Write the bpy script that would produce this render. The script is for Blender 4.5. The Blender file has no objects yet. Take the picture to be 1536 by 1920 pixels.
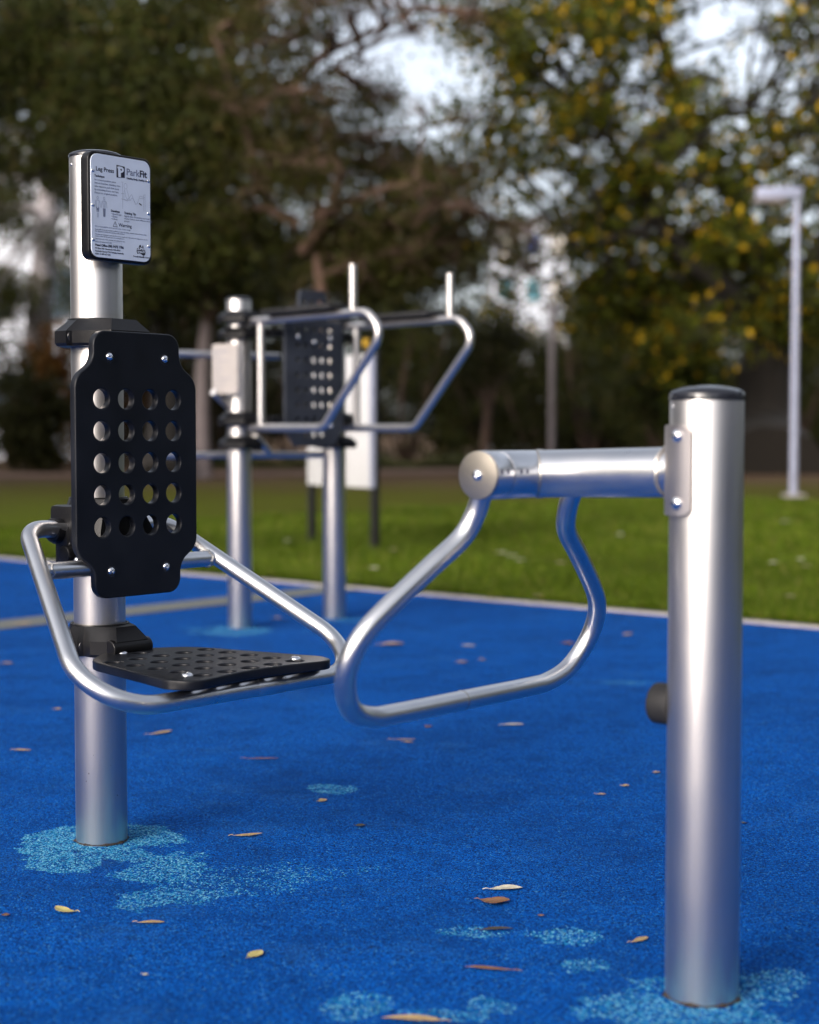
import bpy, bmesh, math, random
import numpy as np
from mathutils import Vector, Matrix
rnd = random.Random(7); nr = np.random.RandomState(11)
C = bpy.context.scene.collection
SC = bpy.context.scene
# ------------------------------------------------------------------ camera
FPX, CH, PITCH = 3000.0, 0.93, math.atan(148/3000)
cam = bpy.data.cameras.new('camera'); camo = bpy.data.objects.new('camera', cam); C.objects.link(camo)
camo.location = (0, 0, CH); camo.rotation_euler = (math.pi/2-PITCH, 0, 0)
cam.sensor_fit = 'VERTICAL'; cam.sensor_height = 32; cam.sensor_width = 25.6; cam.lens = 50
cam.clip_end = 2000; cam.clip_start = .05
cam.dof.use_dof = True; cam.dof.focus_distance = 3.5; cam.dof.aperture_fstop = 1.9; cam.dof.aperture_blades = 0
SC.camera = camo
# ------------------------------------------------------------------ light
SUN_EL, SUN_AZ = 22.0, -140.0          # azimuth from +Y, clockwise: the sun is low, behind and to the left
w = bpy.data.worlds.new('World'); SC.world = w; w.use_nodes = True
wt = w.node_tree; wt.nodes.clear()
sky = wt.nodes.new('ShaderNodeTexSky'); sky.sky_type = 'NISHITA'; sky.sun_disc = False
sky.sun_elevation = math.radians(SUN_EL); sky.sun_rotation = math.radians(SUN_AZ)
sky.dust_density = 5.0; sky.air_density = .75; sky.ozone_density = 1.1
bg = wt.nodes.new('ShaderNodeBackground'); bg.inputs['Strength'].default_value = 0.15
wo = wt.nodes.new('ShaderNodeOutputWorld')
hs = wt.nodes.new('ShaderNodeHueSaturation'); hs.inputs['Saturation'].default_value = .42   # thin overcast: pale sky
wt.links.new(sky.outputs[0], hs.inputs['Color']); wt.links.new(hs.outputs[0], bg.inputs[0]); wt.links.new(bg.outputs[0], wo.inputs[0])
sl = bpy.data.lights.new('sun', 'SUN'); sl.energy = 0.5; sl.angle = math.radians(45); sl.color = (1, .68, .52)
so = bpy.data.objects.new('sun', sl); C.objects.link(so)
a, e = math.radians(SUN_AZ), math.radians(max(SUN_EL, 7))
sd = Vector((math.sin(a)*math.cos(e), math.cos(a)*math.cos(e), math.sin(e)))
so.rotation_euler = sd.to_track_quat('Z', 'Y').to_euler()
SC.view_settings.view_transform = 'Standard'; SC.view_settings.look = 'None'
SC.view_settings.exposure = 1.33; SC.view_settings.gamma = 1
SC.render.engine = 'CYCLES'
# ------------------------------------------------------------------ pixel -> world helpers (photograph pixels, 1536 x 1920)
_F = Vector((0, math.cos(PITCH), -math.sin(PITCH))); _U = Vector((0, math.sin(PITCH), math.cos(PITCH)))
def ray(x, y): return Vector(((x-768)/FPX, 0, 0)) + _U*((960-y)/FPX) + _F
def G(x, y, z=0.0):
    d = ray(x, y); t = (z-CH)/d.z; return Vector((0, 0, CH)) + d*t
def at(x, y, Y):
    d = ray(x, y); return Vector((0, 0, CH)) + d*(Y/d.y)
# ------------------------------------------------------------------ materials
def lin(c):
    return tuple((v/255/12.92 if v/255 <= .04045 else ((v/255+.055)/1.055)**2.4) for v in c)+(1,)
class NT:
    def __init__(s, name):
        s.m = bpy.data.materials.new(name); s.m.use_nodes = True; s.t = s.m.node_tree
        s.b = s.t.nodes['Principled BSDF']; s.out = s.t.nodes['Material Output']
    def n(s, typ, **kw):
        nd = s.t.nodes.new(typ)
        for k, v in kw.items(): setattr(nd, k, v)
        return nd
    def put(s, sock, v):
        if isinstance(v, bpy.types.NodeSocket): s.t.links.new(v, sock)
        else: sock.default_value = v
    def math(s, op, a, b=0.0, clamp=False):
        nd = s.n('ShaderNodeMath', operation=op); nd.use_clamp = clamp; s.put(nd.inputs[0], a); s.put(nd.inputs[1], b); return nd.outputs[0]
    def mix(s, f, a, b):
        nd = s.n('ShaderNodeMix', data_type='RGBA'); s.put(nd.inputs[0], f); s.put(nd.inputs[6], a); s.put(nd.inputs[7], b); return nd.outputs[2]
    def pos(s, scale=None):
        o = s.n('ShaderNodeNewGeometry').outputs['Position']
        if scale:
            mp = s.n('ShaderNodeVectorMath', operation='MULTIPLY'); s.put(mp.inputs[0], o); mp.inputs[1].default_value = scale; o = mp.outputs[0]
        return o
    def objpos(s, scale=None):
        o = s.n('ShaderNodeTexCoord').outputs['Object']
        if scale:
            mp = s.n('ShaderNodeVectorMath', operation='MULTIPLY'); s.put(mp.inputs[0], o); mp.inputs[1].default_value = scale; o = mp.outputs[0]
        return o
    def noise(s, vec, scale, detail=2, rough=.5):
        nd = s.n('ShaderNodeTexNoise'); s.put(nd.inputs['Vector'], vec); nd.inputs['Scale'].default_value = scale
        nd.inputs['Detail'].default_value = detail; nd.inputs['Roughness'].default_value = rough; return nd.outputs['Fac']
    def vor(s, vec, scale, feature='F1'):
        nd = s.n('ShaderNodeTexVoronoi', feature=feature); s.put(nd.inputs['Vector'], vec); nd.inputs['Scale'].default_value = scale; return nd
    def ramp(s, v, stops):
        nd = s.n('ShaderNodeValToRGB'); s.put(nd.inputs[0], v); cr = nd.color_ramp
        while len(cr.elements) < len(stops): cr.elements.new(.5)
        for el, (p, c) in zip(cr.elements, stops):
            el.position = p; el.color = c if hasattr(c, '__len__') else (c, c, c, 1)
        return nd.outputs[0]
    def rng(s, v, a, b, c=0, d=1):
        nd = s.n('ShaderNodeMapRange'); s.put(nd.inputs[0], v)
        for i, q in enumerate((a, b, c, d)): nd.inputs[i+1].default_value = q
        return nd.outputs[0]
    def bump(s, h, strength, dist):
        nd = s.n('ShaderNodeBump'); s.put(nd.inputs['Height'], h); nd.inputs['Strength'].default_value = strength; nd.inputs['Distance'].default_value = dist
        s.t.links.new(nd.outputs[0], s.b.inputs['Normal'])
    def set(s, **kw):
        mp = dict(col='Base Color', rough='Roughness', metal='Metallic', spec='Specular IOR Level', coat='Coat Weight', aniso='Anisotropic')
        for k, v in kw.items(): s.put(s.b.inputs[mp[k]], v)
        return s
M = {}
def simple(name, col, rough=.5, metal=0.0, var=.08, scale=30, bump=0, **kw):
    t = NT(name); n_ = t.noise(t.objpos(), scale, 3)
    c = tuple(col)+(1,) if len(col) == 3 else col
    d = tuple(max(0, v*(1-var*2)) for v in c[:3])+(1,); l = tuple(min(1, v*(1+var*2)) for v in c[:3])+(1,)
    t.set(col=t.mix(n_, d, l), rough=t.rng(n_, .3, .7, max(0, rough-.05), min(1, rough+.05)), metal=metal, **kw)
    if bump: t.bump(t.noise(t.objpos(), scale*12, 2), bump, .001)
    M[name] = t.m; return t.m
# anodised aluminium posts: long vertical draw lines, small pits and splashes low down
def alu(name, col, rough, pits):
    t = NT(name); p = t.objpos((1, 1, .02)); n1 = t.noise(p, 160, 3); n2 = t.noise(t.objpos(), 9, 4)
    c = t.mix(n1, tuple(v*.93 for v in col)+(1,), tuple(min(1, v*1.05) for v in col)+(1,))
    c = t.mix(t.rng(n2, .35, .75, 0, .22), c, (.55, .50, .48, 1))
    if pits:
        v = t.vor(t.objpos((1, 1, .6)), 42); z = t.n('ShaderNodeSeparateXYZ'); t.put(z.inputs[0], t.objpos())
        sel = t.n('ShaderNodeSeparateXYZ'); t.put(sel.inputs[0], v.outputs['Color'])
        lim = t.math('MULTIPLY', t.math('MULTIPLY', t.rng(z.outputs[2], .0, .62, 1, 0), .11), sel.outputs[0])
        dot = t.math('LESS_THAN', v.outputs['Distance'], lim)
        c = t.mix(t.math('MULTIPLY', dot, .85), c, (.05, .04, .035, 1))
        t.set(metal=t.math('SUBTRACT', 1.0, t.math('MULTIPLY', dot, .9)))
    else: t.set(metal=1.0)
    t.set(col=c, rough=t.rng(n2, .3, .7, rough-.02, rough+.02))
    M[name] = t.m
alu('aluminium', (.60, .58, .565), .38, False); alu('aluminium_pitted', (.60, .58, .565), .38, True)
def steel(name, col, rough):
    t = NT(name); n1 = t.noise(t.objpos(), 260, 2); n2 = t.noise(t.objpos(), 14, 4, .6)
    c = t.mix(t.rng(n2, .4, .75, 0, .15), col+(1,), tuple(v*.72 for v in col)+(1,))
    t.set(col=c, metal=1.0, rough=t.rng(n2, .3, .75, rough-.03, rough+.07)); pass; M[name] = t.m
steel('steel', (.66, .66, .67), .30); steel('weld', (.5, .48, .45), .42)
steel('bolt', (.78, .78, .80), .2); steel('plate_steel', (.56, .52, .50), .42); steel('set_screw', (.20, .20, .24), .3)
t = NT('turned_steel')   # turned face: concentric grooves
g = t.objpos(); sep = t.n('ShaderNodeSeparateXYZ'); t.put(sep.inputs[0], g)
r_ = t.math('SQRT', t.math('ADD', t.math('POWER', t.math('ADD', sep.outputs[0], .345), 2.0), t.math('POWER', t.math('SUBTRACT', sep.outputs[2], .86), 2.0)))
wv = t.math('SINE', t.math('MULTIPLY', r_, 9000))
t.set(col=(.42, .38, .32, 1), metal=1.0, rough=.36); t.bump(wv, .08, .0003); M['turned_steel'] = t.m
def plastic(name, col, rough, gs):
    t = NT(name); n1 = t.noise(t.objpos(), gs, 2, .6); n2 = t.noise(t.objpos(), 8, 3)
    c = t.mix(t.rng(n2, .35, .75, 0, 1), tuple(v*.8 for v in col)+(1,), tuple(v*1.3 for v in col)+(1,)); c = t.mix(t.rng(t.noise(t.objpos(), 520, 2),   .60, .78, 0, .3), c, tuple(v*2.5+.005 for v in col)+(1,))
    t.set(col=c, spec=.22, rough=t.rng(n2, .3, .7, rough-.05, rough+.08)); t.bump(n1, .35, .0006); M[name] = t.m
plastic('black_board', (.007, .008, .011), .34, 900)
plastic('black_plastic', (.007, .007, .008), .32, 220)
plastic('black_rubber', (.016, .016, .017), .6, 300)
plastic('slate_board', (.030, .034, .044), .45, 500)
simple('cap_black', (.012, .013, .018), .18, 0, .1, 40)
simple('sign_plate', (.60, .66, .76), .42, .1, .06, 18)
simple('ink', (.010, .010, .025), .5); simple('grey_ink', (.16, .18, .25), .5); simple('pale_ink', (.25, .28, .36), .5)
simple('board_white', (.48, .48, .49), .5, 0, .04, 3); simple('cream_plate', (.34, .31, .29), .5, 0, .06, 30)
simple('yellow', (.40, .24, .02), .5); simple('dark_post', (.015, .015, .015), .5)
simple('lamp_paint', (.27, .29, .39), .4, .2, .05, 5); simple('pole_grey', (.17, .15, .16), .6)
simple('concrete', (.27, .25, .25), .85, 0, .2, 30, .5); simple('white_wall', (.60, .64, .72), .8, 0, .04, 1)
simple('cream_wall', (.72, .68, .62), .8, 0, .05, 1); simple('teal', (.08, .24, .30), .5); simple('roof_grey', (.15, .14, .15), .8)
simple('glass_dark', (.05, .07, .09), .12, 0, .1, 2); simple('blue_panel', (.05, .12, .45), .5)
simple('bark', (.075, .045, .032), .9, 0, .3, 6, .8); simple('bark_red', (.085, .048, .034), .85, 0, .25, 5, .8)
simple('bark_pale', (.36, .33, .34), .85, 0, .2, 3, .6); simple('bark_mid', (.17, .14, .14), .85, 0, .2, 3, .6); simple('bark_dark', (.016, .013, .010), .9, 0, .3, 6, .8)
def leafmat(name, stops, trans=.25):
    t = NT(name); r = t.n('ShaderNodeNewGeometry').outputs['Random Per Island']
    if name != 'grass': stops = [(p, tuple(v*k for v, k in zip(q, (.76, .72, .33)))) for p, q in stops]
    if name == 'leaf_fig': r = t.math('ADD', r, t.math('MULTIPLY', t.math('SUBTRACT', t.noise(t.pos(), .8, 2), .5), .9), True)
    c = t.ramp(r, [(p, q+(1,)) for p, q in stops])
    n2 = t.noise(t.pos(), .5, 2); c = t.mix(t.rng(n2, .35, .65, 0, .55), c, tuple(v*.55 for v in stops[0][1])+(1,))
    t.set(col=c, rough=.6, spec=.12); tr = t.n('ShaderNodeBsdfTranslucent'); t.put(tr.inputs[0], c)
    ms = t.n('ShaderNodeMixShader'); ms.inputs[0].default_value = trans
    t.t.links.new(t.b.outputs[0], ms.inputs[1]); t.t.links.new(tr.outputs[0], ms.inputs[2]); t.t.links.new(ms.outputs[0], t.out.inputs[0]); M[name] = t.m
leafmat('leaf_fig', [(0, (.038, .050, .010)), (.5, (.070, .090, .014)), (.84, (.12, .14, .016)), (.88, (.50, .34, .02)), (1, (.60, .40, .03))])
leafmat('leaf_olive', [(0, (.032, .044, .020)), (.5, (.062, .080, .026)), (.85, (.080, .085, .045)), (1, (.15, .11, .07))])
leafmat('leaf_brown', [(0, (.036, .036, .018)), (.5, (.062, .062, .026)), (.85, (.060, .078, .024)), (.97, (.10, .08, .05)), (1, (.12, .09, .06))])
leafmat('leaf_dark', [(0, (.018, .022, .010)), (.6, (.032, .036, .014)), (1, (.055, .055, .022))])
leafmat('leaf_green', [(0, (.040, .070, .014)), (.6, (.075, .115, .02)), (1, (.13, .16, .03))])
leafmat('leaf_rust', [(0, (.10, .045, .02)), (.6, (.18, .08, .035)), (1, (.07, .06, .02))])
leafmat('leaf_grey', [(0, (.10, .12, .10)), (1, (.18, .20, .17))])
# ------------------------------------------------------------------ mesh helpers
def smooth(me, ang=40):
    me.polygons.foreach_set('use_smooth', [True]*len(me.polygons))
    try: me.set_sharp_from_angle(angle=math.radians(ang))
    except Exception: pass
def link(name, me, mat, parent=None, sm=True, ang=40):
    me.name = name; me.materials.clear()
    for mm in (mat if isinstance(mat, (list, tuple)) else [mat]): me.materials.append(M[mm])
    if sm: smooth(me, ang)
    o = bpy.data.objects.new(name, me); C.objects.link(o)
    if parent: o.parent = parent
    return o
def tag(o, label=None, cat=None, group=None, kind=None):
    if label: o['label'] = label
    if cat: o['category'] = cat
    if group: o['group'] = group
    if kind: o['kind'] = kind
    return o
def thing(name, label, cat, loc, rz=0, group=None):
    o = bpy.data.objects.new(name, None); C.objects.link(o); o.location = loc; o.rotation_euler = (0, 0, rz)
    o.empty_display_size = .1
    return tag(o, label, cat, group)
class MB:
    def __init__(s): s.bm = bmesh.new()
    def mesh(s): me = bpy.data.meshes.new('m'); s.bm.normal_update(); s.bm.to_mesh(me); s.bm.free(); return me
    def add(s, me, mtx=None):
        if mtx: me.transform(mtx)
        s.bm.from_mesh(me); bpy.data.meshes.remove(me); return s
    def box(s, lo, hi, bev=0, mtx=None):
        r = bmesh.ops.create_cube(s.bm, size=1); vs = r['verts']
        for v in vs:
            v.co = Vector(((v.co.x+.5)*(hi[0]-lo[0])+lo[0], (v.co.y+.5)*(hi[1]-lo[1])+lo[1], (v.co.z+.5)*(hi[2]-lo[2])+lo[2]))
        if bev:
            es = list({e for v in vs for e in v.link_edges})
            r2 = bmesh.ops.bevel(s.bm, geom=es, offset=bev, segments=2, profile=.6, affect='EDGES'); vs = list({v for f in r2['faces'] for v in f.verts} | {v for v in vs if v.is_valid})
        if mtx:
            for v in vs: v.co = mtx @ v.co
        return s
    def cyl(s, p, q, r, seg=32, bev=0, r2=None):
        # lathe profile along p->q with rounded rims
        p, q = Vector(p), Vector(q); L_ = (q-p).length; r2 = r if r2 is None else r2
        prof = [(0, 0)]
        if bev:
            k = 3
            prof += [(bev-bev*math.cos(i*math.pi/2/k), r-bev+bev*math.sin(i*math.pi/2/k)) for i in range(k+1)]
            prof += [(L_-bev+bev*math.sin(i*math.pi/2/k), r2-bev+bev*math.cos(i*math.pi/2/k)) for i in range(k+1)]
        else: prof += [(0, r), (L_, r2)]
        prof += [(L_, 0)]
        return s.lathe(p, q-p, prof, seg)
    def lathe(s, origin, axis, prof, seg=32):
        axis = Vector(axis).normalized(); x = axis.orthogonal().normalized(); y = axis.cross(x); o = Vector(origin); rings = []
        for (h, r) in prof:
            if r < 1e-7: rings.append([s.bm.verts.new(o+axis*h)])
            else: rings.append([s.bm.verts.new(o+axis*h+(x*math.cos(2*math.pi*i/seg)+y*math.sin(2*math.pi*i/seg))*r) for i in range(seg)])
        for A, B in zip(rings, rings[1:]):
            if len(A) == 1 and len(B) == 1: continue
            for i in range(seg):
                j = (i+1) % seg
                if len(A) == 1: s.bm.faces.new((A[0], B[j], B[i]))
                elif len(B) == 1: s.bm.faces.new((A[i], A[j], B[0]))
                else: s.bm.faces.new((A[i], A[j], B[j], B[i]))
        return s
    def tube(s, pts, r, seg=20, caps=True, closed=False):
        pts = [Vector(p) for p in pts]; n_ = len(pts); rs = r if hasattr(r, '__len__') else [r]*n_
        T = []
        for i in range(n_):
            a_ = pts[(i-1) % n_] if (closed or i > 0) else pts[i]; b_ = pts[(i+1) % n_] if (closed or i < n_-1) else pts[i]
            T.append((b_-a_).normalized())
        x = T[0].orthogonal().normalized(); rings = []
        for i in range(n_):
            if i: 
                x = T[i-1].rotation_difference(T[i]) @ x
            x = (x-T[i]*x.dot(T[i])).normalized(); y = T[i].cross(x)
            rings.append([s.bm.verts.new(pts[i]+(x*math.cos(2*math.pi*k/seg)+y*math.sin(2*math.pi*k/seg))*rs[i]) for k in range(seg)])
        for A, B in zip(rings, rings[1:]):
            for k in range(seg): s.bm.faces.new((A[k], A[(k+1) % seg], B[(k+1) % seg], B[k]))
        if caps:
            s.bm.faces.new(rings[0][::-1]); s.bm.faces.new(rings[-1])
        return s
    def prism(s, outline, z0, z1, cham=0, mtx=None):
        # outline: (x, y) points; top and bottom edges chamfered inwards by cham
        cx = sum(p[0] for p in outline)/len(outline); cy = sum(p[1] for p in outline)/len(outline)
        def ring(z, k): return [s.bm.verts.new((mtx or Matrix()) @ Vector((cx+(p[0]-cx)*k, cy+(p[1]-cy)*k, z))) for p in outline]
        R_ = max(math.hypot(p[0]-cx, p[1]-cy) for p in outline); k = 1-cham/R_
        if cham: rings = [ring(z0, k), ring(z0+cham*.8, 1), ring(z1-cham*.8, 1), ring(z1, k)]
        else: rings = [ring(z0, 1), ring(z1, 1)]
        n_ = len(outline)
        for A, B in zip(rings, rings[1:]):
            for i in range(n_): s.bm.faces.new((A[i], A[(i+1) % n_], B[(i+1) % n_], B[i]))
        s.bm.faces.new(rings[0][::-1]); s.bm.faces.new(rings[-1]); return s
def fillet(pts, R, n_=8, closed=False):
    """polyline with its corners rounded; R one radius or one per point"""
    pts = [Vector(p) for p in pts]; N = len(pts); out = []
    for i in range(N):
        r = R[i] if hasattr(R, '__len__') else R
        if (not closed and i in (0, N-1)) or r <= 0: out.append(pts[i]); continue
        a_, b_, c_ = pts[i-1], pts[i], pts[(i+1) % N]; u, v = (a_-b_).normalized(), (c_-b_).normalized()
        ang = u.angle(v)
        if ang > math.pi-1e-3: out.append(b_); continue
        d = min(r/math.tan(ang/2), .49*(a_-b_).length, .49*(c_-b_).length); rr = d*math.tan(ang/2)
        cen = b_+(u+v).normalized()*(rr/math.sin(ang/2)); p0, p1 = b_+u*d-cen, b_+v*d-cen
        for k in range(n_+1): out.append(cen+p0.normalized().slerp(p1.normalized(), k/n_)*rr)
    return out
def catmull(pts, sub=6):
    P = [Vector(p) for p in pts]; P = [P[0]*2-P[1]]+P+[P[-1]*2-P[-2]]; out = []
    for i in range(1, len(P)-2):
        for k in range(sub):
            t_ = k/sub; a_, b_, c_, d_ = P[i-1], P[i], P[i+1], P[i+2]
            out.append(.5*((2*b_)+(c_-a_)*t_+(2*a_-5*b_+4*c_-d_)*t_*t_+(3*b_-a_-3*c_+d_)*t_**3))
    out.append(P[-2]); return out
def curve_mesh(loops, ext, bev=0, res=2):
    """flat 2D loops (outline first, then holes) -> plate of thickness 2*ext centred on z = 0, rims rounded by bev"""
    cu = bpy.data.curves.new('c', 'CURVE'); cu.dimensions = '2D'; cu.fill_mode = 'BOTH'
    cu.extrude = ext-bev; cu.bevel_depth = bev; cu.bevel_resolution = res; cu.offset = -bev
    for lp in loops:
        sp = cu.splines.new('POLY'); sp.points.add(len(lp)-1); sp.use_cyclic_u = True
        for p, q in zip(sp.points, lp): p.co = (q[0], q[1], 0, 1)
    o = bpy.data.objects.new('c', cu); C.objects.link(o)
    me = bpy.data.meshes.new_from_object(o, depsgraph=bpy.context.evaluated_depsgraph_get())
    bpy.data.objects.remove(o); bpy.data.curves.remove(cu); return me
def text_mesh(body, size, ext=.00012, offset=0.0, align='LEFT', spacing=1.0):
    cu = bpy.data.curves.new('t', 'FONT'); cu.body = body; cu.size = size; cu.extrude = ext; cu.offset = offset; cu.align_x = align
    cu.resolution_u = 3; cu.space_character = spacing
    o = bpy.data.objects.new('t', cu); C.objects.link(o)
    me = bpy.data.meshes.new_from_object(o, depsgraph=bpy.context.evaluated_depsgraph_get())
    bpy.data.objects.remove(o); bpy.data.curves.remove(cu); return me
def circ(cx, cy, r, n_=28, cw=True): return [(cx+r*math.cos(2*math.pi*i/n_), cy+r*math.sin(2*math.pi*i/n_)) for i in range(n_)]
# plate in the (x, y) plane -> standing plate: (x,y,z) -> (d+z, x, h+y), facing local +X
def stand(d, h=0, y0=0): return Matrix(((0, 0, 1, d), (1, 0, 0, y0), (0, 1, 0, h), (0, 0, 0, 1)))
def flat(z): return Matrix(((1, 0, 0, 0), (0, 1, 0, 0), (0, 0, 1, z), (0, 0, 0, 1)))
def button_bolt(parent, p, d, r=.008, name='bolt', mat='bolt', hex_=True):
    """domed button head with a hexagon socket"""
    p, d = Vector(p), Vector(d).normalized(); h = r*.55; b = MB()
    prof = [(0, r)]+[(h*math.sin(a_), r*math.cos(a_)) for a_ in (.35, .7, 1.0, 1.2)]+([(h*.97, r*.30), (h*.35, r*.28), (h*.35, 0)] if hex_ else [(h, 0)])
    b.lathe(p-d*.0005, d, prof, 20); me = b.mesh(); return link(name, me, mat, parent, True, 50)
# ------------------------------------------------------------------ setting
N2 = Vector((.761, -.649, 0)); M2 = Vector((.649, .761, 0)); RZ = math.atan2(-.649, .761)
def nm(s, m_, z=0): return N2*s+M2*m_+Vector((0, 0, z))
def sheet(name, pts, mat, kind='structure'):
    b = MB(); b.bm.faces.new([b.bm.verts.new(p) for p in pts]); o = link(name, b.mesh(), mat, None, False); return tag(o, kind=kind)
# lawn material: green near the kerb, leaf litter and thin brown turf under the trees
t = NT('lawn'); P = t.pos(); sp = t.n('ShaderNodeSeparateXYZ'); t.put(sp.inputs[0], P)
n1 = t.noise(P, .35, 4, .6); n2 = t.noise(P, 3.2, 4, .6); n3 = t.noise(P, 45, 3, .7); n4 = t.noise(P, 1.1, 3)
g1 = t.mix(n2, (.055, .085, .006, 1), (.13, .17, .010, 1)); g1 = t.mix(t.rng(n3, .3, .7), g1, (.055, .065, .006, 1))
br = t.mix(n3, (.034, .028, .008, 1), (.095, .075, .020, 1))
far = t.math('ADD', sp.outputs[1], t.math('MULTIPLY', t.math('SUBTRACT', n1, .5), 16)); 
mid = t.rng(far, 16, 26, 0, .88); c = t.mix(t.math('MULTIPLY', mid, t.rng(n4, .25, .6, .4, 1)), g1, br)
c = t.mix(t.rng(far, 27, 33), c, t.mix(n2, (.12, .075, .05, 1), (.07, .05, .03, 1)))
t.set(col=c, rough=.9, spec=.04); t.bump(n3, .8, .03); M['lawn'] = t.m
b = MB(); ring = [b.bm.verts.new((math.cos(i*math.pi/24)*900, math.sin(i*math.pi/24)*900, -.012)) for i in range(48)]; b.bm.faces.new(ring)
tag(link('lawn', b.mesh(), 'lawn', None, False), kind='structure')
# wet-pour rubber
PATCH = [(160, 1578, .18, .21, 0, 1.0), (105, 1585, .11, .18, 0, .95), (265, 1568, .13, .15, 0, .9), (150, 1618, .13, .10, 0, .85), (225, 1605, .13, .10, 0, .85), (305, 1632, .12, .17, 0, .75), (400, 1655, .24, .13, .1, .33), (300, 1680, .15, .10, 0, .6), (520, 1635, .22, .10, 0, .20), (1300, 1900, .24, .19, 0, .7),
         (1170, 1885, .12, .12, 0, .6), (1100, 1808, .09, .07, 0, .6), (1070, 1752, .10, .08, 0, .6), (870, 1748, .08, .05, 0, .55), (910, 1882, .06, .06, 0, .5), (660, 1880, .07, .08, 0, .55), (1420, 1850, .14, .10, 0, .5),
         (820, 1905, .09, .05, 0, .5), (630, 1481, .09, .07, 0, .7), (650, 1163, .20, .18, 0, .4), (440, 1182, .30, .24, 0, .6), (1160, 1280, .16, .07, 0, .35)]
t = NT('rubber'); P = t.pos(); sp = t.n('ShaderNodeSeparateXYZ'); t.put(sp.inputs[0], P)
gv = t.vor(P, 300); gs_ = t.n('ShaderNodeSeparateXYZ'); t.put(gs_.inputs[0], gv.outputs['Color']); rv = gs_.outputs[0]; rv2 = gs_.outputs[1]
edge = t.noise(P, 7, 6, .68); edge2 = t.noise(P, 40, 3, .6); mask = None
for (px, py, rx, ry, _, st) in PATCH:
    c0 = G(px, py); dx = t.math('DIVIDE', t.math('SUBTRACT', sp.outputs[0], c0.x), rx); dy = t.math('DIVIDE', t.math('SUBTRACT', sp.outputs[1], c0.y), ry)
    d = t.math('SQRT', t.math('ADD', t.math('MULTIPLY', dx, dx), t.math('MULTIPLY', dy, dy)))
    d = t.math('ADD', d, t.math('MULTIPLY', t.math('SUBTRACT', edge, .44), 3.0)); v = t.math('MULTIPLY', t.rng(d, .90, .80), st)
    mask = v if mask is None else t.math('MAXIMUM', mask, v)
mask = t.math('MULTIPLY', mask, t.rng(edge2, .3, .55, .45, 1))
blue = t.ramp(rv, [(0, (.0, .006, .03, 1)), (.14, (.0, .024, .13, 1)), (.5, (.0, .062, .31, 1)), (.9, (.0, .096, .43, 1)), (.97, (.01, .14, .42, 1)), (1, (.06, .24, .48, 1))])
big = t.noise(P, 1.6, 4, .6); blue = t.mix(t.rng(big, .35, .72, 0, .50), blue, (.0, .024, .12, 1)); sm = t.noise(P, 7, 5, .7); blue = t.mix(t.rng(sm, .48, .75, 0, .55), blue, (.0, .020, .10, 1)); blue = t.mix(t.rng(t.noise(P, 3.3, 5, .7), .55, .8, 0, .22), blue, (.04, .15, .33, 1))
light = t.ramp(rv, [(0, (.0, .03, .10, 1)), (.25, (.0, .09, .25, 1)), (.6, (.02, .22, .42, 1)), (1, (.17, .42, .55, 1))])
c = t.mix(t.math('LESS_THAN', rv2, t.math('MULTIPLY', mask, .92)), blue, light)
spots = t.noise(P, 11, 3, .55); spots2 = t.noise(P, 60, 2)
c = t.mix(t.math('MULTIPLY', t.rng(spots, .70, .76), t.rng(spots2, .4, .6, .2, .8)), c, (.004, .010, .02, 1))
t.set(col=c, rough=.9, spec=.06)
t.bump(t.math('SUBTRACT', 1.0, gv.outputs['Distance']), .55, .003); M['rubber'] = t.m
KM = 7.01
sheet('rubber_surface', [nm(-30, -14), nm(12, -14), nm(12, KM), nm(-30, KM)], 'rubber')
t = NT('strip'); P = t.pos(); gv = t.vor(P, 280); gs_ = t.n('ShaderNodeSeparateXYZ'); t.put(gs_.inputs[0], gv.outputs['Color'])
t.set(col=t.ramp(gs_.outputs[0], [(0, (.03, .04, .04, 1)), (.5, (.10, .12, .12, 1)), (1, (.20, .19, .16, 1))]), rough=.85); t.bump(gv.outputs['Distance'], .4, .003); M['strip'] = t.m
sheet('surface_strip', [nm(-6.66, -14, .004), nm(-6.36, -14, .004), nm(-6.36, KM, .004), nm(-6.66, KM, .004)], 'strip')
b = MB(); s_ = -30.0
while s_ < 12:      # concrete edging in lengths
    b.box((s_, KM+.003, -.2), (s_+1.494, KM+.075, .012), .006, Matrix.Rotation(RZ, 4, 'Z')); s_ += 1.5
tag(link('kerb', b.mesh(), 'concrete', None, True, 30), kind='structure')
t = NT('path'); P = t.pos(); n1 = t.noise(P, 2, 4, .6); n2 = t.noise(P, 30, 3)
t.set(col=t.mix(n1, t.mix(n2, (.22, .14, .11, 1), (.34, .23, .19, 1)), (.12, .085, .06, 1)), rough=.9, spec=.05); M['path'] = t.m
b = MB(); cl = [(-60, 35), (-30, 34.5), (-12, 35.5), (-2, 38), (6, 44), (14, 54), (24, 60), (60, 70)]; cl = catmull([(x, y, 0) for x, y in cl], 5)
L_, R_ = [], []
for i, p in enumerate(cl):
    d = (cl[min(i+1, len(cl)-1)]-cl[max(i-1, 0)]).normalized(); nn = Vector((-d.y, d.x, 0)); L_.append(b.bm.verts.new((p+nn*1.7)+Vector((0, 0, -.006)))); R_.append(b.bm.verts.new((p-nn*1.7)+Vector((0, 0, -.006))))
for i in range(len(cl)-1): b.bm.faces.new((L_[i], R_[i], R_[i+1], L_[i+1]))
tag(link('path', b.mesh(), 'path', None, False), kind='structure')
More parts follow.
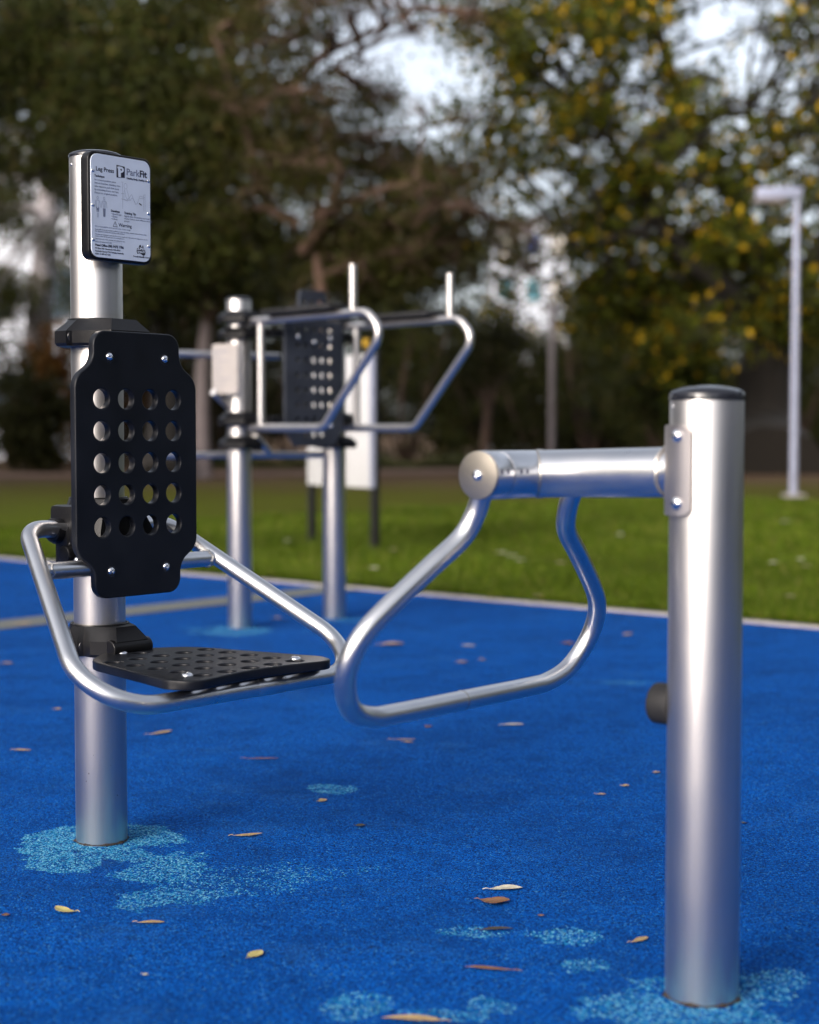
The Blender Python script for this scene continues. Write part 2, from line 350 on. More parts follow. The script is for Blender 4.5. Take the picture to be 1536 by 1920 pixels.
# ------------------------------------------------------------------ numpy leaf / blade meshes
def quads_mesh(name, V):
    """V: (n,4,3) array -> mesh of separate quads"""
    n_ = len(V); me = bpy.data.meshes.new(name); me.vertices.add(n_*4); me.loops.add(n_*4); me.polygons.add(n_)
    me.vertices.foreach_set('co', V.reshape(-1).astype(np.float32)); me.loops.foreach_set('vertex_index', np.arange(n_*4, dtype=np.int32))
    me.polygons.foreach_set('loop_start', np.arange(0, n_*4, 4, dtype=np.int32)); me.polygons.foreach_set('loop_total', np.full(n_, 4, dtype=np.int32)); me.update(calc_edges=True); return me
def leaf_quads(P, ln, wd, droop=0.0):
    n_ = len(P); d = nr.normal(size=(n_, 3)); d[:, 2] -= droop; d /= np.linalg.norm(d, axis=1)[:, None]
    e_ = nr.normal(size=(n_, 3)); e_ -= (e_*d).sum(1)[:, None]*d; e_ /= np.linalg.norm(e_, axis=1)[:, None]
    l_ = (ln*nr.uniform(.6, 1.3, n_))[:, None]; w_ = (wd*nr.uniform(.6, 1.3, n_))[:, None]
    return np.stack([P-d*l_*.5, P+e_*w_*.5-d*l_*.05, P+d*l_*.5, P-e_*w_*.5-d*l_*.05], 1)
def clump_points(c, r, n_, twigs, spread=.28):
    """points gathered round twig ends inside an ellipsoid, fewer towards its middle"""
    u = nr.normal(size=(twigs, 3)); u /= np.linalg.norm(u, axis=1)[:, None]; rad = nr.uniform(.25, 1.0, twigs)**.6
    T = u*rad[:, None]*np.array(r)+np.array(c); k = nr.randint(0, twigs, n_)
    return T[k]+nr.normal(size=(n_, 3))*spread*np.array([1, 1, .7]), T
def limb_pts(a_, b_, sag=.0, wob=.12, n_=7):
    a_, b_ = Vector(a_), Vector(b_); L = (b_-a_).length; out = []
    off = Vector((rnd.uniform(-1, 1), rnd.uniform(-1, 1), rnd.uniform(-.4, 1)))*wob*L
    for i in range(n_+1):
        t_ = i/n_; out.append(a_.lerp(b_, t_)+off*math.sin(math.pi*t_)*(1-.3*t_)+Vector((0, 0, sag*math.sin(math.pi*t_))))
    return out
def thin(P, gaps):
    """openings in a crown: (centre, radius, share of leaves lost), seen along the park"""
    keep = np.ones(len(P), bool)
    for (c, r, q) in gaps:
        d = np.hypot(P[:, 0]-c[0], P[:, 2]-c[2])+nr.normal(size=len(P))*r*.15
        keep &= ~((d < r) & (nr.uniform(size=len(P)) < q))
    return P[keep]
def gaps_at(Y, *l): return [(at(x, y, Y), r*Y/FPX, q) for x, y, r, q in l]
def tree(name, label, base, trunk, tr, limbs, clumps, mat, bark, ln, wd, spread=.28, droop=0, cat='tree', group=None, leafn=1.0, tw=26, gaps=()):
    """trunk: world points; limbs: list of (points, r0, r1); clumps: (centre, radii, leaves)"""
    root = thing(name, label, cat, base, 0, group); off = Matrix.Translation(-Vector(base)); b = MB()
    tp = catmull(trunk, 4); n_ = len(tp)
    b.tube(tp, [tr*(1.5-.5*min(1, i/3))*(1-.55*i/n_) for i in range(n_)], 14)
    me = b.mesh(); me.transform(off); link('trunk', me, bark, root)
    bb = MB(); joints = list(tp[len(tp)//2:])
    for pts, r0, r1 in limbs:
        q = catmull(pts, 5); m_ = len(q); bb.tube(q, [r0+(r1-r0)*i/m_ for i in range(m_)], 10); joints += q[::2]
    allp = []
    for (c, r, k) in clumps:
        c = Vector(c); j = min(joints, key=lambda q: (q-c).length+max(0, q.z-c.z)*.5)
        q = limb_pts(j, c, 0, .10); m_ = len(q); bb.tube(q, [.055+(.02-.055)*i/m_ for i in range(m_)], 6)
        pp, T = clump_points(c, r, int(k*leafn), tw, spread)
        allp.append(pp)
        for tt in T[::2]:
            q = limb_pts(c, tt, 0, .12, 3); bb.tube(q, [.02, .015, .012, .006], 4, False)
    me = bb.mesh(); me.transform(off); link('limbs', me, bark, root)
    V = leaf_quads(thin(np.concatenate(allp), gaps), ln, wd, droop); V -= np.array(base)[None, None, :]
    link('crown', quads_mesh('crown', V), mat, root, False); return root
def A3(x, y, Y): return tuple(at(x, y, Y))
def field(boxes):
    """boxes: (px0, py0, px1, py1, depth, spread in depth, clumps, radius m, leaves)"""
    out = []
    for (x0, y0, x1, y1, Y, dY, k, r, n_) in boxes:
        for i in range(k):
            rr = r*rnd.uniform(.75, 1.25); out.append((A3(rnd.uniform(x0, x1), rnd.uniform(y0, y1), Y+rnd.uniform(-dY, dY)), (rr*1.25, rr, rr*.75), n_))
    return out
#FOLIAGE-BEGIN
# fig tree on the right: broad crown, leaning dark trunk, yellowing leaves
Y0 = 38
cl = field([(880, 20, 1230, 330, Y0, 3, 26, 1.1, 1500), (1050, 250, 1536, 480, Y0, 3, 26, 1.1, 1500), (1150, 440, 1536, 600, Y0, 3, 16, 1.0, 1400), (1040, 400, 1220, 600, Y0, 2, 9, .9, 1300), (920, 420, 1010, 560, Y0+3, 2, 4, .8, 700), (1000, 330, 1150, 450, Y0, 2, 4, 1.0, 800),
            (1180, 60, 1300, 230, Y0, 2, 5, 1.0, 1100), (1480, 60, 1700, 420, Y0, 3, 16, 1.2, 1200), (900, -150, 1250, 30, Y0, 3, 12, 1.2, 1300), (1230, 570, 1340, 690, Y0-2, 2, 5, .7, 900), (1300, 120, 1500, 260, Y0, 3, 6, .9, 500), (1330, -60, 1536, 60, Y0, 3, 9, .8, 700), (1420, 40, 1560, 260, Y0, 3, 8, .9, 900)])
tree('fig_tree', 'large dark fig tree with yellowing leaves and leaning thick trunk behind the pale lamp post', G(1440, 888),
     [G(1440, 888), at(1435, 800, Y0), at(1440, 700, Y0), at(1452, 620, Y0), at(1440, 540, Y0)], .92,
     [([at(1445, 640, Y0), at(1360, 540, Y0-1), at(1270, 460, Y0-1), at(1190, 330, Y0), at(1110, 210, Y0)], .32, .08), ([at(1452, 600, Y0), at(1400, 420, Y0), at(1300, 240, Y0+1), at(1240, 80, Y0+1), at(1200, -60, Y0)], .28, .09),
      ([at(1455, 600, Y0), at(1530, 480, Y0-1), at(1600, 330, Y0-1)], .35, .12), ([at(1300, 240, Y0+1), at(1380, 210, Y0), at(1480, 250, Y0)], .14, .05), ([at(1270, 460, Y0-1), at(1180, 440, Y0-2), at(1090, 470, Y0-2)], .14, .04)],
     cl, 'leaf_fig', 'bark_dark', .22, .13, .34, leafn=.29, tw=34, gaps=[(at(rnd.uniform(1060, 1536), rnd.uniform(60, 560), Y0), rnd.uniform(8, 19)*Y0/FPX, .97) for _ in range(110)]+[(at(rnd.uniform(880, 1100), rnd.uniform(20, 560), Y0), rnd.uniform(8, 16)*Y0/FPX, .95) for _ in range(40)]+gaps_at(Y0, (1395, 25, 75, .80), (1320, 60, 60, .9), (1500, 110, 60, .85), (1440, 180, 70, .8), (1370, 170, 45, .8), (1330, 250, 30, .8), (1520, 250, 50, .7), (1480, 330, 30, .8), (1210, 30, 20, .8), (1220, 100, 22, .8), (1285, 60, 40, .85), (1240, 180, 26, .7),
      (1040, 170, 22, .7), (1090, 130, 18, .7), (1205, 215, 26, .75), (1095, 265, 14, .9), (1050, 305, 28, .9), (1110, 300, 36, .9), (1130, 275, 20, .9), (1010, 300, 24, .95), (1020, 375, 34, .95), (1195, 460, 34, .75), (1120, 490, 30, .7), (1240, 440, 20, .7), (1010, 520, 44, .8), (1075, 510, 20, .7), (900, 100, 50, .7), (1000, 190, 20, .8), (1285, 285, 16, .9), (1350, 255, 28, .85), (880, 230, 40, .6), (960, 215, 22, .8), (1420, 450, 22, .7), (1180, 600, 26, .7)))
# leaning tree in the middle: reddish twisted limbs, fine thin foliage
Y1 = 30
cl = field([(430, -20, 620, 230, Y1, 2, 18, .75, 1500), (620, 120, 780, 330, Y1, 2, 10, .7, 700), (430, 200, 620, 420, Y1, 2, 16, .75, 1400), (620, 330, 900, 470, Y1, 2, 14, .7, 900), (760, 200, 900, 380, Y1, 2, 6, .7, 600), (760, -60, 900, 60, Y1, 2, 5, .7, 700), (600, -60, 760, 30, Y1, 2, 6, .6, 600),
            (560, 440, 860, 560, Y1, 2, 12, .7, 1000), (640, 300, 880, 560, Y1+2, 2, 16, .7, 1300), (880, 380, 1000, 560, Y1+1, 1, 5, .5, 700), (620, 150, 760, 330, Y1+2, 1, 8, .6, 1000), (650, 0, 780, 200, Y1, 2, 6, .5, 260)])
tree('tea_tree', 'middle tree with twisted reddish brown limbs and thin drooping foliage', G(560, 905),
     [G(628, 905), at(620, 700, Y1), at(600, 520, Y1), at(590, 420, Y1), at(600, 340, Y1)], .13,
     [([at(600, 350, Y1), at(620, 240, Y1), at(545, 190, Y1), at(600, 110, Y1), at(720, 50, Y1), at(800, 10, Y1)], .13, .04), ([at(560, 420, Y1), at(500, 380, Y1), at(470, 270, Y1), at(440, 180, Y1), at(400, 60, Y1)], .12, .04),
      ([at(590, 400, Y1), at(680, 370, Y1-1), at(780, 345, Y1-1), at(900, 400, Y1-1)], .10, .03), ([at(600, 340, Y1), at(550, 270, Y1+1), at(590, 160, Y1+1), at(700, 80, Y1+1)], .12, .03), ([at(570, 470, Y1), at(620, 400, Y1-1), at(630, 300, Y1-1), at(560, 330, Y1-1)], .13, .05), ([at(545, 165, Y1), at(480, 135, Y1), at(420, 118, Y1)], .07, .03)],
     cl, 'leaf_brown', 'bark_red', .16, .055, .26, .8, leafn=.26, tw=30, gaps=gaps_at(Y1, (520, 20, 34, .97), (805, 120, 62, .97), (830, 210, 40, .8), (790, 180, 40, .85), (690, 90, 50, .85), (640, 130, 34, .8), (740, 20, 40, .7), (600, 20, 30, .6), (420, 108, 16, .95), (450, 90, 18, .8), (840, 60, 40, .7), (885, 400, 40, .7), (850, 470, 34, .7)))
# big trees filling the left side
Y2 = 34
cl = field([(0, -40, 230, 200, Y2, 2, 22, .95, 1500), (200, -40, 450, 250, Y2-2, 2, 26, .95, 1700), (20, 180, 450, 330, Y2-2, 2, 26, .9, 1500), (220, 320, 470, 560, Y2-2, 2, 24, .9, 1500), (140, 330, 260, 560, Y2, 2, 8, .8, 1300), (-60, 100, 30, 300, Y2, 2, 6, .9, 1400)])
tree('broad_evergreen', 'dense dark evergreen tree filling the upper left behind the instruction sign', G(300, 900),
     [G(300, 900), at(310, 700, Y2), at(290, 520, Y2), at(280, 350, Y2), at(260, 150, Y2)], .30,
     [([at(290, 420, Y2), at(180, 310, Y2-1), at(60, 240, Y2-1), at(-60, 190, Y2-1)], .14, .06), ([at(285, 380, Y2), at(380, 260, Y2-2), at(440, 110, Y2-2)], .13, .05), ([at(300, 560, Y2), at(400, 470, Y2-2), at(470, 400, Y2-2)], .11, .05)],
     cl, 'leaf_olive', 'bark_dark', .17, .075, .30, .3, leafn=.34, tw=30, gaps=gaps_at(Y2, (175, 95, 18, .9), (60, 380, 40, .9), (100, 420, 50, .9)))
Y3 = 44
cl = field([(-80, -60, 120, 140, Y3, 2, 8, 1.1, 900), (-60, 260, 60, 420, Y3, 2, 7, .8, 700), (-20, 380, 130, 470, Y3, 2, 4, .5, 260), (-60, 480, 30, 600, Y3-2, 1, 4, .9, 900)])
tree('gum_tree', 'pale smooth trunked gum tree at the far upper left edge', G(60, 868),
     [G(60, 868), at(70, 640, Y3), at(90, 400, Y3), at(100, 140, Y3), at(88, -40, Y3)], .42,
     [([at(100, 160, Y3), at(60, 60, Y3-1), at(20, -20, Y3-1)], .2, .08)], cl, 'leaf_olive', 'bark_pale', .17, .07, .3, .6)
# understorey: one mound of foliage per shrub
def shrub(label, px, Y, wpx, ytop, ybot, mat, n_=5200, ln=.17, wd=.08, name='shrub', group='shrubs beyond the path', bark='bark'):
    c = at(px, 812, Y); base = Vector((c.x, Y, -.01)); Wd = wpx*Y/FPX/2; zt = CH+(812-ytop)*Y/FPX
    root = thing(name, label, 'shrub', base, 0, group); P_ = []
    for k in range(14):
        a_ = rnd.uniform(0, 6.28); q = rnd.uniform(0, 1)**.5; z = rnd.uniform(.12, .9)*zt; f_ = math.sqrt(max(.05, 1-(z/zt)**2.4))
        pp, T = clump_points((math.cos(a_)*q*Wd*.75*f_, math.sin(a_)*q*Wd*.6*f_, z), (Wd*.42, Wd*.42, zt*.20), n_//14, 14, .20); P_.append(pp)
    P_ = np.concatenate(P_); P_ = P_[P_[:, 2] > .03]
    link('foliage', quads_mesh('foliage', leaf_quads(P_, ln, wd)), mat, root, False)
    b = MB()
    for k in range(6):
        a_ = rnd.uniform(0, 6.28); b.tube(limb_pts((.05*k-.12, 0, -.05), (math.cos(a_)*Wd*.5, math.sin(a_)*Wd*.4, zt*.75), 0, .1), [.07, .065, .055, .05, .04, .03, .02, .012], 6)
    link('stems', b.mesh(), bark, root); return root
for args in [
    ('dark rounded shrub with grey green leaves at the far left', 20, 42, 330, 600, 880, 'leaf_dark'), ('rusty brown shrub behind the seat post', 150, 41, 260, 590, 880, 'leaf_rust'),
    ('rusty low shrub at the left edge beside the path', 60, 38, 150, 690, 880, 'leaf_dark'), ('dark green shrub right of the instruction sign post', 290, 43, 260, 540, 880, 'leaf_dark'),
    ('tall dark shrub behind the perforated backrest', 400, 45, 300, 480, 880, 'leaf_dark'), ('dark shrub behind the rear exercise station', 540, 46, 300, 500, 880, 'leaf_dark'),
    ('tall olive shrub left of the thin grey pole', 760, 47, 320, 540, 870, 'leaf_olive'), ('dark shrub around the thin grey pole', 900, 48, 300, 560, 860, 'leaf_dark'),
    ('olive shrub right of the thin grey pole', 1110, 50, 330, 570, 850, 'leaf_olive'), ('olive shrub left of the fig trunk', 1240, 46, 300, 600, 850, 'leaf_olive'),
    ('olive shrub at the right edge behind the fig trunk', 1500, 50, 300, 560, 850, 'leaf_olive'), ('dark shrub in the gap between the two middle trees', 1010, 52, 300, 610, 850, 'leaf_dark'),
    ('yellow green young shrub under the fig crown', 1290, 41, 130, 590, 780, 'leaf_green')]:
    shrub(*args)
# bare slim trunks standing in front of the shrubs
for (px, Y, yt, wd_, lab) in [(905, 40, 760, .15, 'short bare brown trunk in front of the shrubs in the middle'), (380, 33, 560, .20, 'pale slim trunk right of the perforated backrest')]:
    g = at(px, 812, Y); q = thing('tree', lab, 'tree', (g.x, Y, 0)); h = CH+(812-yt)*Y/FPX; b = MB()
    pts = limb_pts((0, 0, -.05), (.15, 0, h), 0, .05); b.tube(pts, [wd_*(1-.06*i) for i in range(8)], 10); link('trunk', b.mesh(), 'bark_mid' if px < 500 else 'bark', q)
    b = MB()
    for k in range(4): b.tube(limb_pts((.12, 0, h*.85), (rnd.uniform(-1, 1), rnd.uniform(-.6, .6), h+rnd.uniform(.6, 1.4)), 0, .1), [.06, .05, .045, .04, .03, .02, .015, .01], 6)
    link('limbs', b.mesh(), 'bark', q); pp, T = clump_points((0, 0, h+1.2), (1.1, .9, .8), 1500, 18, .2)
    link('crown', quads_mesh('crown', leaf_quads(pp, .15, .06)), 'leaf_dark', q, False)
# far wood behind everything: reads as one mass
P_ = []
for k in range(150):
    x = rnd.uniform(-26, 34); Y = rnd.uniform(62, 72); q_ = x/Y*66; top = 9.5 if q_ < 2.2 else (3.4 if 3.3 < q_ < 6.6 else 7.5)
    if x/Y*66 < -13.5 : top = 4.0
    pp, T = clump_points((x, Y, rnd.uniform(.6, top)), (1.9, 1.4, 1.4), 1100, 20, .45); P_.append(pp)
P_ = np.concatenate(P_); P_ = P_[P_[:, 2] > 0]; V1 = leaf_quads(P_, .32, .20)
# unseen wood added beside and behind to darken metal reflections, open towards low sun
P_ = []
for k in range(330):
    az = rnd.uniform(26, 332)
    if az < 150: D, top = rnd.uniform(24, 36), 13
    elif az < 172: D, top = rnd.uniform(36, 44), 8
    elif az < 205: D, top = rnd.uniform(55, 60), 5
    elif az < 210: D, top = rnd.uniform(36, 44), 8
    elif az < 232: D, top = rnd.uniform(50, 60), 3
    else: D, top = rnd.uniform(28, 38), 13
    pp, T = clump_points((D*math.sin(math.radians(az)), D*math.cos(math.radians(az)), top*rnd.uniform(.05, 1)), (2.8, 2.8, 2.0), 260, 20, .7); P_.append(pp)
P_ = np.concatenate(P_); P_ = P_[P_[:, 2] > 0]; V1 = np.concatenate([V1, leaf_quads(P_, .8, .55)])
tag(link('woodland', quads_mesh('woodland', V1), 'leaf_dark', None, False), 'dark distant woodland closing the park behind the shrubs', 'woodland', kind='stuff')
# pale ground cover strip in front of the shrubs
P_ = np.stack([nr.uniform(-6.5, 9, 9000), nr.uniform(43, 45, 9000), nr.uniform(0, .30, 9000)], 1)
P_ = P_[P_[:, 2] < .12+.2*np.abs(np.sin(P_[:, 0]*.9))]
tag(link('ground_cover', quads_mesh('ground_cover', leaf_quads(P_, .2, .07)), 'leaf_grey', None, False), 'low grey green ground cover strip before the shrubs', 'ground cover', kind='stuff')
# lawn blades, thickest near the kerb
n_ = 200000; u = nr.uniform(0, 1, n_)**2.0; mm_ = KM+.12+u*13; ss = nr.uniform(-13, 4, n_)
X = .761*ss+.649*mm_; Yv = -.649*ss+.761*mm_; keep = (np.abs(X/Yv) < .30) & (nr.uniform(0, 1, n_) < .95); X, Yv = X[keep], Yv[keep]; k = len(X)
h = nr.uniform(.02, .055, k)*(1+.5*np.sin(X*3.1+Yv*1.7)); ang = nr.uniform(0, 6.28, k); wd_ = .0035*(Yv/9)
dx, dy = np.cos(ang)*wd_, np.sin(ang)*wd_; lx, ly = nr.normal(size=k)*.018, nr.normal(size=k)*.018; z0 = np.full(k, -.012)
V = np.stack([np.stack([X-dx, Yv-dy, z0], 1), np.stack([X+dx, Yv+dy, z0], 1), np.stack([X+dx*.3+lx, Yv+dy*.3+ly, z0+h], 1), np.stack([X-dx*.3+lx, Yv-dy*.3+ly, z0+h], 1)], 1)
k2 = 16000; s2 = nr.uniform(-13, 4, k2); m2 = KM+.085+np.abs(nr.normal(size=k2))*.035-.02*(np.sin(s2*9)+np.sin(s2*23)); X2 = .761*s2+.649*m2; Y2_ = -.649*s2+.761*m2; h2 = nr.uniform(.03, .075, k2); a2 = nr.uniform(0, 6.28, k2)
dx2, dy2 = np.cos(a2)*.004, np.sin(a2)*.004; lx2, ly2 = nr.normal(size=k2)*.02-.012, nr.normal(size=k2)*.02-.014; zb = np.full(k2, -.012)
V = np.concatenate([V, np.stack([np.stack([X2-dx2, Y2_-dy2, zb], 1), np.stack([X2+dx2, Y2_+dy2, zb], 1), np.stack([X2+dx2*.3+lx2, Y2_+dy2*.3+ly2, zb+h2], 1), np.stack([X2-dx2*.3+lx2, Y2_-dy2*.3+ly2, zb+h2], 1)], 1)])
leafmat('grass', [(0, (.050, .085, .005)), (.6, (.090, .140, .007)), (.9, (.14, .19, .012)), (1, (.26, .20, .07))], .3)
tag(link('grass', quads_mesh('grass', V), 'grass', None, False), 'short green lawn grass beyond the concrete kerb', 'grass', kind='stuff')
#FOLIAGE-END
# ------------------------------------------------------------------ buildings
def building(label, x0, x1, Y, h, wall, cols, rows, extra=None):
    root = thing('building', label, 'building', ((x0+x1)/2, Y, 0)); W2 = (x1-x0)/2
    b = MB(); b.box((-W2, 0, -.1), (W2, 8, h)); link('wall', b.mesh(), wall, root, False)
    b = MB(); b.box((-W2-.3, -.3, h), (W2+.3, 8.3, h+.35)); link('roof', b.mesh(), 'roof_grey', root, False)
    for i in range(cols):
        for j in range(rows):
            cx = -W2+(i+.5)*2*W2/cols; cz = (j+.55)*h/rows; ww, hh = W2/cols*.55, h/rows*.26
            b = MB(); b.box((cx-ww, -.06, cz-hh), (cx+ww, -.002, cz+hh)); f_ = link('window', b.mesh(), extra or 'board_white', root, False)
            b = MB(); b.box((cx-ww+.08, -.09, cz-hh+.08), (cx+ww-.08, -.062, cz+hh-.08)); link('pane', b.mesh(), 'glass_dark' if not extra else ('teal' if (i, j) in ((0, 3), (1, 3)) else 'blue_panel' if (i, j) == (1, 4) else 'cream_wall'), f_, False)
    return root
building('white building glimpsed through the foliage at the left edge', -20, -11.6, 58, 11.5, 'white_wall', 4, 3)
building('cream building with blue and teal panels glimpsed between the trees', 4.4, 8.4, 84, 11.8, 'white_wall', 3, 5, 'cream_plate')
# ------------------------------------------------------------------ park furniture in the distance
p = G(1488, 930); q = thing('lamp_post', 'tall pale grey lamp post with a flat boxy lamp head on the lawn at right', 'lamp post', p)
b = MB(); b.cyl((0, 0, 0), (0, 0, 4.42), .058, 20, 0, .044); link('pole', b.mesh(), 'lamp_paint', q)
b = MB(); b.box((-.15, -.15, -.01), (.15, .15, .03), .01); link('base_plate', b.mesh(), 'concrete', q)
b = MB(); b.box((-.60, -.09, 4.36), (.06, .09, 4.52), .03); link('lamp_arm', b.mesh(), 'lamp_paint', q)
b = MB(); b.box((-.64, -.13, 4.30), (-.20, .13, 4.355), .01); hd = link('lamp_head', b.mesh(), 'pole_grey', q)
g = at(1035, 812, 45.6); q = thing('pole', 'thin dark grey pole standing among the shrubs in the middle', 'pole', (g.x, 45.6, 0))
b = MB(); b.cyl((0, 0, 0), (0, 0, CH+(812-585)*45.6/FPX), .10, 14, 0, .085); link('shaft', b.mesh(), 'pole_grey', q)
b = MB(); b.cyl((0, 0, CH+(812-585)*45.6/FPX-.01), (0, 0, CH+(812-575)*45.6/FPX), .20, 14, .04); link('lamp_cap', b.mesh(), 'pole_grey', q)
# notice board
a_, b_ = G(585, 1015), G(703, 1030); q = thing('notice_board', 'white notice board on two dark posts behind the rear exercise station', 'notice board', (a_+b_)/2)
ax = (b_-a_).normalized(); hw = (b_-a_).length/2; ang = math.atan2(ax.y, ax.x); q.rotation_euler = (0, 0, ang)
for s_, zt in ((-1, 1.50), (1, 1.60)):
    b = MB(); b.box((s_*hw-.03, -.03, -.02), (s_*hw+.03, .03, zt), .006); link('post', b.mesh(), 'dark_post', q)
b = MB(); b.box((-hw+.035, -.062, .49), (hw+.02, -.032, 1.56), .01); link('panel', b.mesh(), 'board_white', q)
b = MB(); b.box((hw+.022, -.062, .49), (hw+.075, -.032, 1.56), .006); link('panel_edge', b.mesh(), 'lamp_paint', q)
b = MB(); b.cyl((hw, -.09, 1.645), (hw, -.07, 1.645), .034, 20); b.box((hw-.008, -.07, 1.58), (hw+.008, -.055, 1.64)); link('marker', b.mesh(), 'yellow', q)
# ------------------------------------------------------------------ shared exercise-equipment parts
def post(parent, r, h, mat, rim=.005, dome=.012, y=0):
    b = MB(); b.cyl((0, y, -.02), (0, y, h), r, 64, .002); pst = link('post', b.mesh(), mat, parent, True, 30)
    pr = [(0, r-.001), (0, r+.0012), (rim, r+.0012)]+[(rim+dome*math.sin(a__), (r+.0015)*math.cos(a__*.98)) for a__ in (.25, .5, .8, 1.1, 1.4)]+[(rim+dome+.0002, 0)]
    b = MB(); b.lathe((0, y, h-.001), (0, 0, 1), pr, 64); link('post_cap', b.mesh(), 'cap_black', parent, True, 50)
    return pst
def rust_ring(parent, r, mat='rust'):
    b = MB(); seg = 60; vi = []; 
    for k in range(seg):
        a__ = 2*math.pi*k/seg; j = rnd.uniform(.0008, .0045)*(1+.8*math.sin(k*.7)); vi.append([b.bm.verts.new((math.cos(a__)*rr, math.sin(a__)*rr, zz)) for rr, zz in ((r+.0003, .003+j*.5), (r+j, .0015))])
    for k in range(seg):
        l = (k+1) % seg; b.bm.faces.new((vi[k][0], vi[l][0], vi[l][1], vi[k][1]))
    return link('base_joint', b.mesh(), mat, parent)
simple('rust', (.022, .016, .014), .9, 0, .3, 80)
def clamp_mesh(h, arm=.118, aw=.062, lug=.118, back=.078, lob=.085):
    """two-part plastic collar round a post: chamfered body, bolt lugs on both sides, a block reaching forward"""
    o_ = [(arm, -aw), (arm, aw), (.055, lob), (.026, lug-.012), (.020, lug), (-.020, lug), (-.026, lug-.012), (-.045, lob-.012), (-back, .034), (-back, -.034), (-.045, -lob+.012), (-.026, -lug+.012), (-.020, -lug), (.020, -lug), (.026, -lug+.012), (.055, -lob)]
    b = MB(); top = []
    for x_, y_ in o_:
        d = math.hypot(x_, y_); k = min(1, max(.0665/d, .62)); top.append((x_*k if x_ < .05 else x_*.8, y_*k))
    rings = [[b.bm.verts.new((x_*.95, y_*.95, 0)) for x_, y_ in o_], [b.bm.verts.new((x_, y_, h*.10)) for x_, y_ in o_], [b.bm.verts.new((x_, y_, h*.55)) for x_, y_ in o_], [b.bm.verts.new((x_, y_, h)) for x_, y_ in top]]
    n_ = len(o_)
    for A, B in zip(rings, rings[1:]):
        for i in range(n_): b.bm.faces.new((A[i], A[(i+1) % n_], B[(i+1) % n_], B[i]))
    b.bm.faces.new(rings[0][::-1]); b.bm.faces.new(rings[-1])
    bmesh.ops.bevel(b.bm, geom=[e_ for e_ in b.bm.edges if e_.calc_face_angle(0) > .35], offset=.0035, segments=2, affect='EDGES')
    return b.mesh()
def clamp(parent, z, h, y=0, **kw):
    me = clamp_mesh(h, **kw); me.transform(Matrix.Translation((0, y, z))); o = link('clamp', me, 'black_plastic', parent, True, 28)
    lg = kw.get('lug', .118)
    for s_ in (-1, 1):
        b = MB(); b.lathe((-.024, y+s_*(lg-.016), z+h*.34), (1, 0, 0), [(0, .0), (0, .013), (.048, .013), (.048, .008), (.044, .006), (.044, 0)], 16); link('clamp_bolt', b.mesh(), 'bolt' if s_ < 0 else 'black_plastic', o, True, 40)
    b = MB(); b.tube([Vector((math.cos(a__)*.0642, y+math.sin(a__)*.0642, z+h+.001)) for a__ in [i*math.pi/20 for i in range(41)]], .0022, 6); link('collar_rim', b.mesh(), 'black_plastic', o)
    return o
# ------------------------------------------------------------------ leg press, seat side
Lp = Vector((-.704, 3.620, 0))
U1 = thing('leg_press_seat_unit', 'left leg press seat unit: silver post with instruction sign, black perforated backrest and seat', 'exercise machine', Lp, RZ)
post(U1, .058, 1.545, 'aluminium_pitted'); rust_ring(U1, .058)
# sign
b = MB(); me = curve_mesh([[(p.x, p.y) for p in fillet([(-.089, -.118, 0), (.089, -.118, 0), (.089, .118, 0), (-.089, .118, 0)], .020, 8, True)]], .0135, .003, 2)
me.transform(stand(.0725, 1.4255)); sg = link('sign_housing', me, 'black_plastic', U1, True, 40)
b = MB(); b.box((.030, -.045, 1.34), (.0595, .045, 1.51)); b = b.mesh(); link('sign_bracket', b, 'black_plastic', sg)
me = curve_mesh([[(p.x, p.y) for p in fillet([(-.083, -.112, 0), (.083, -.112, 0), (.083, .112, 0), (-.083, .112, 0)], .019, 8, True)]], .0012, .0003, 1)
SX = .0872; me.transform(stand(SX, 1.4255)); link('sign_plate', me, 'sign_plate', sg, True, 40)
def signtext(name, items, mat):
    b = MB()
    for (body, size, y, z, off, *al) in items:
        me = text_mesh(body, size, .0001, off, al[0] if al else 'LEFT'); me.transform(stand(SX+.0014, 1.4255+z, y)); b.bm.from_mesh(me); bpy.data.meshes.remove(me)
    return link(name, b.mesh(), mat, sg, False)
# sign coordinates: y -0.083..0.083 across, z -0.112..0.112
signtext('sign_title', [('Leg Press', .0132, -.0700, .075, .00022)], 'ink')
signtext('maker_name', [('Fit', .0205, .0525, .0755, .0006)], 'ink')
signtext('maker_name', [('Park', .0205, .0150, .0755, .0004)], 'grey_ink')
signtext('sign_text', [('Healthy Body, Healthy Life', .0056, .0160, .0665, .0002), ('Technique', .0065, -.0735, .0615, .0002), ('Develops', .0065, -.0290, -.0100, .0002), ('Training Tip', .0068, .0080, -.0110, .0002), ('Warning', .0105, -.0080, -.0400, .0001),
    ('Head Office (08) 9472 1786', .0070, -.0735, -.0880, .00025), ('PO Box 960 Claremont WA 6910', .0050, -.0735, -.0945, .0001), ('Facsimile Pty Ltd T/A Fairplay Australia', .0050, -.0735, -.1005, .0001), ('ABN 12 009 677 041', .0050, -.0735, -.1065, .0001), ('Proudly Made in Australia', .0050, .0330, -.1035, .0001)], 'ink')
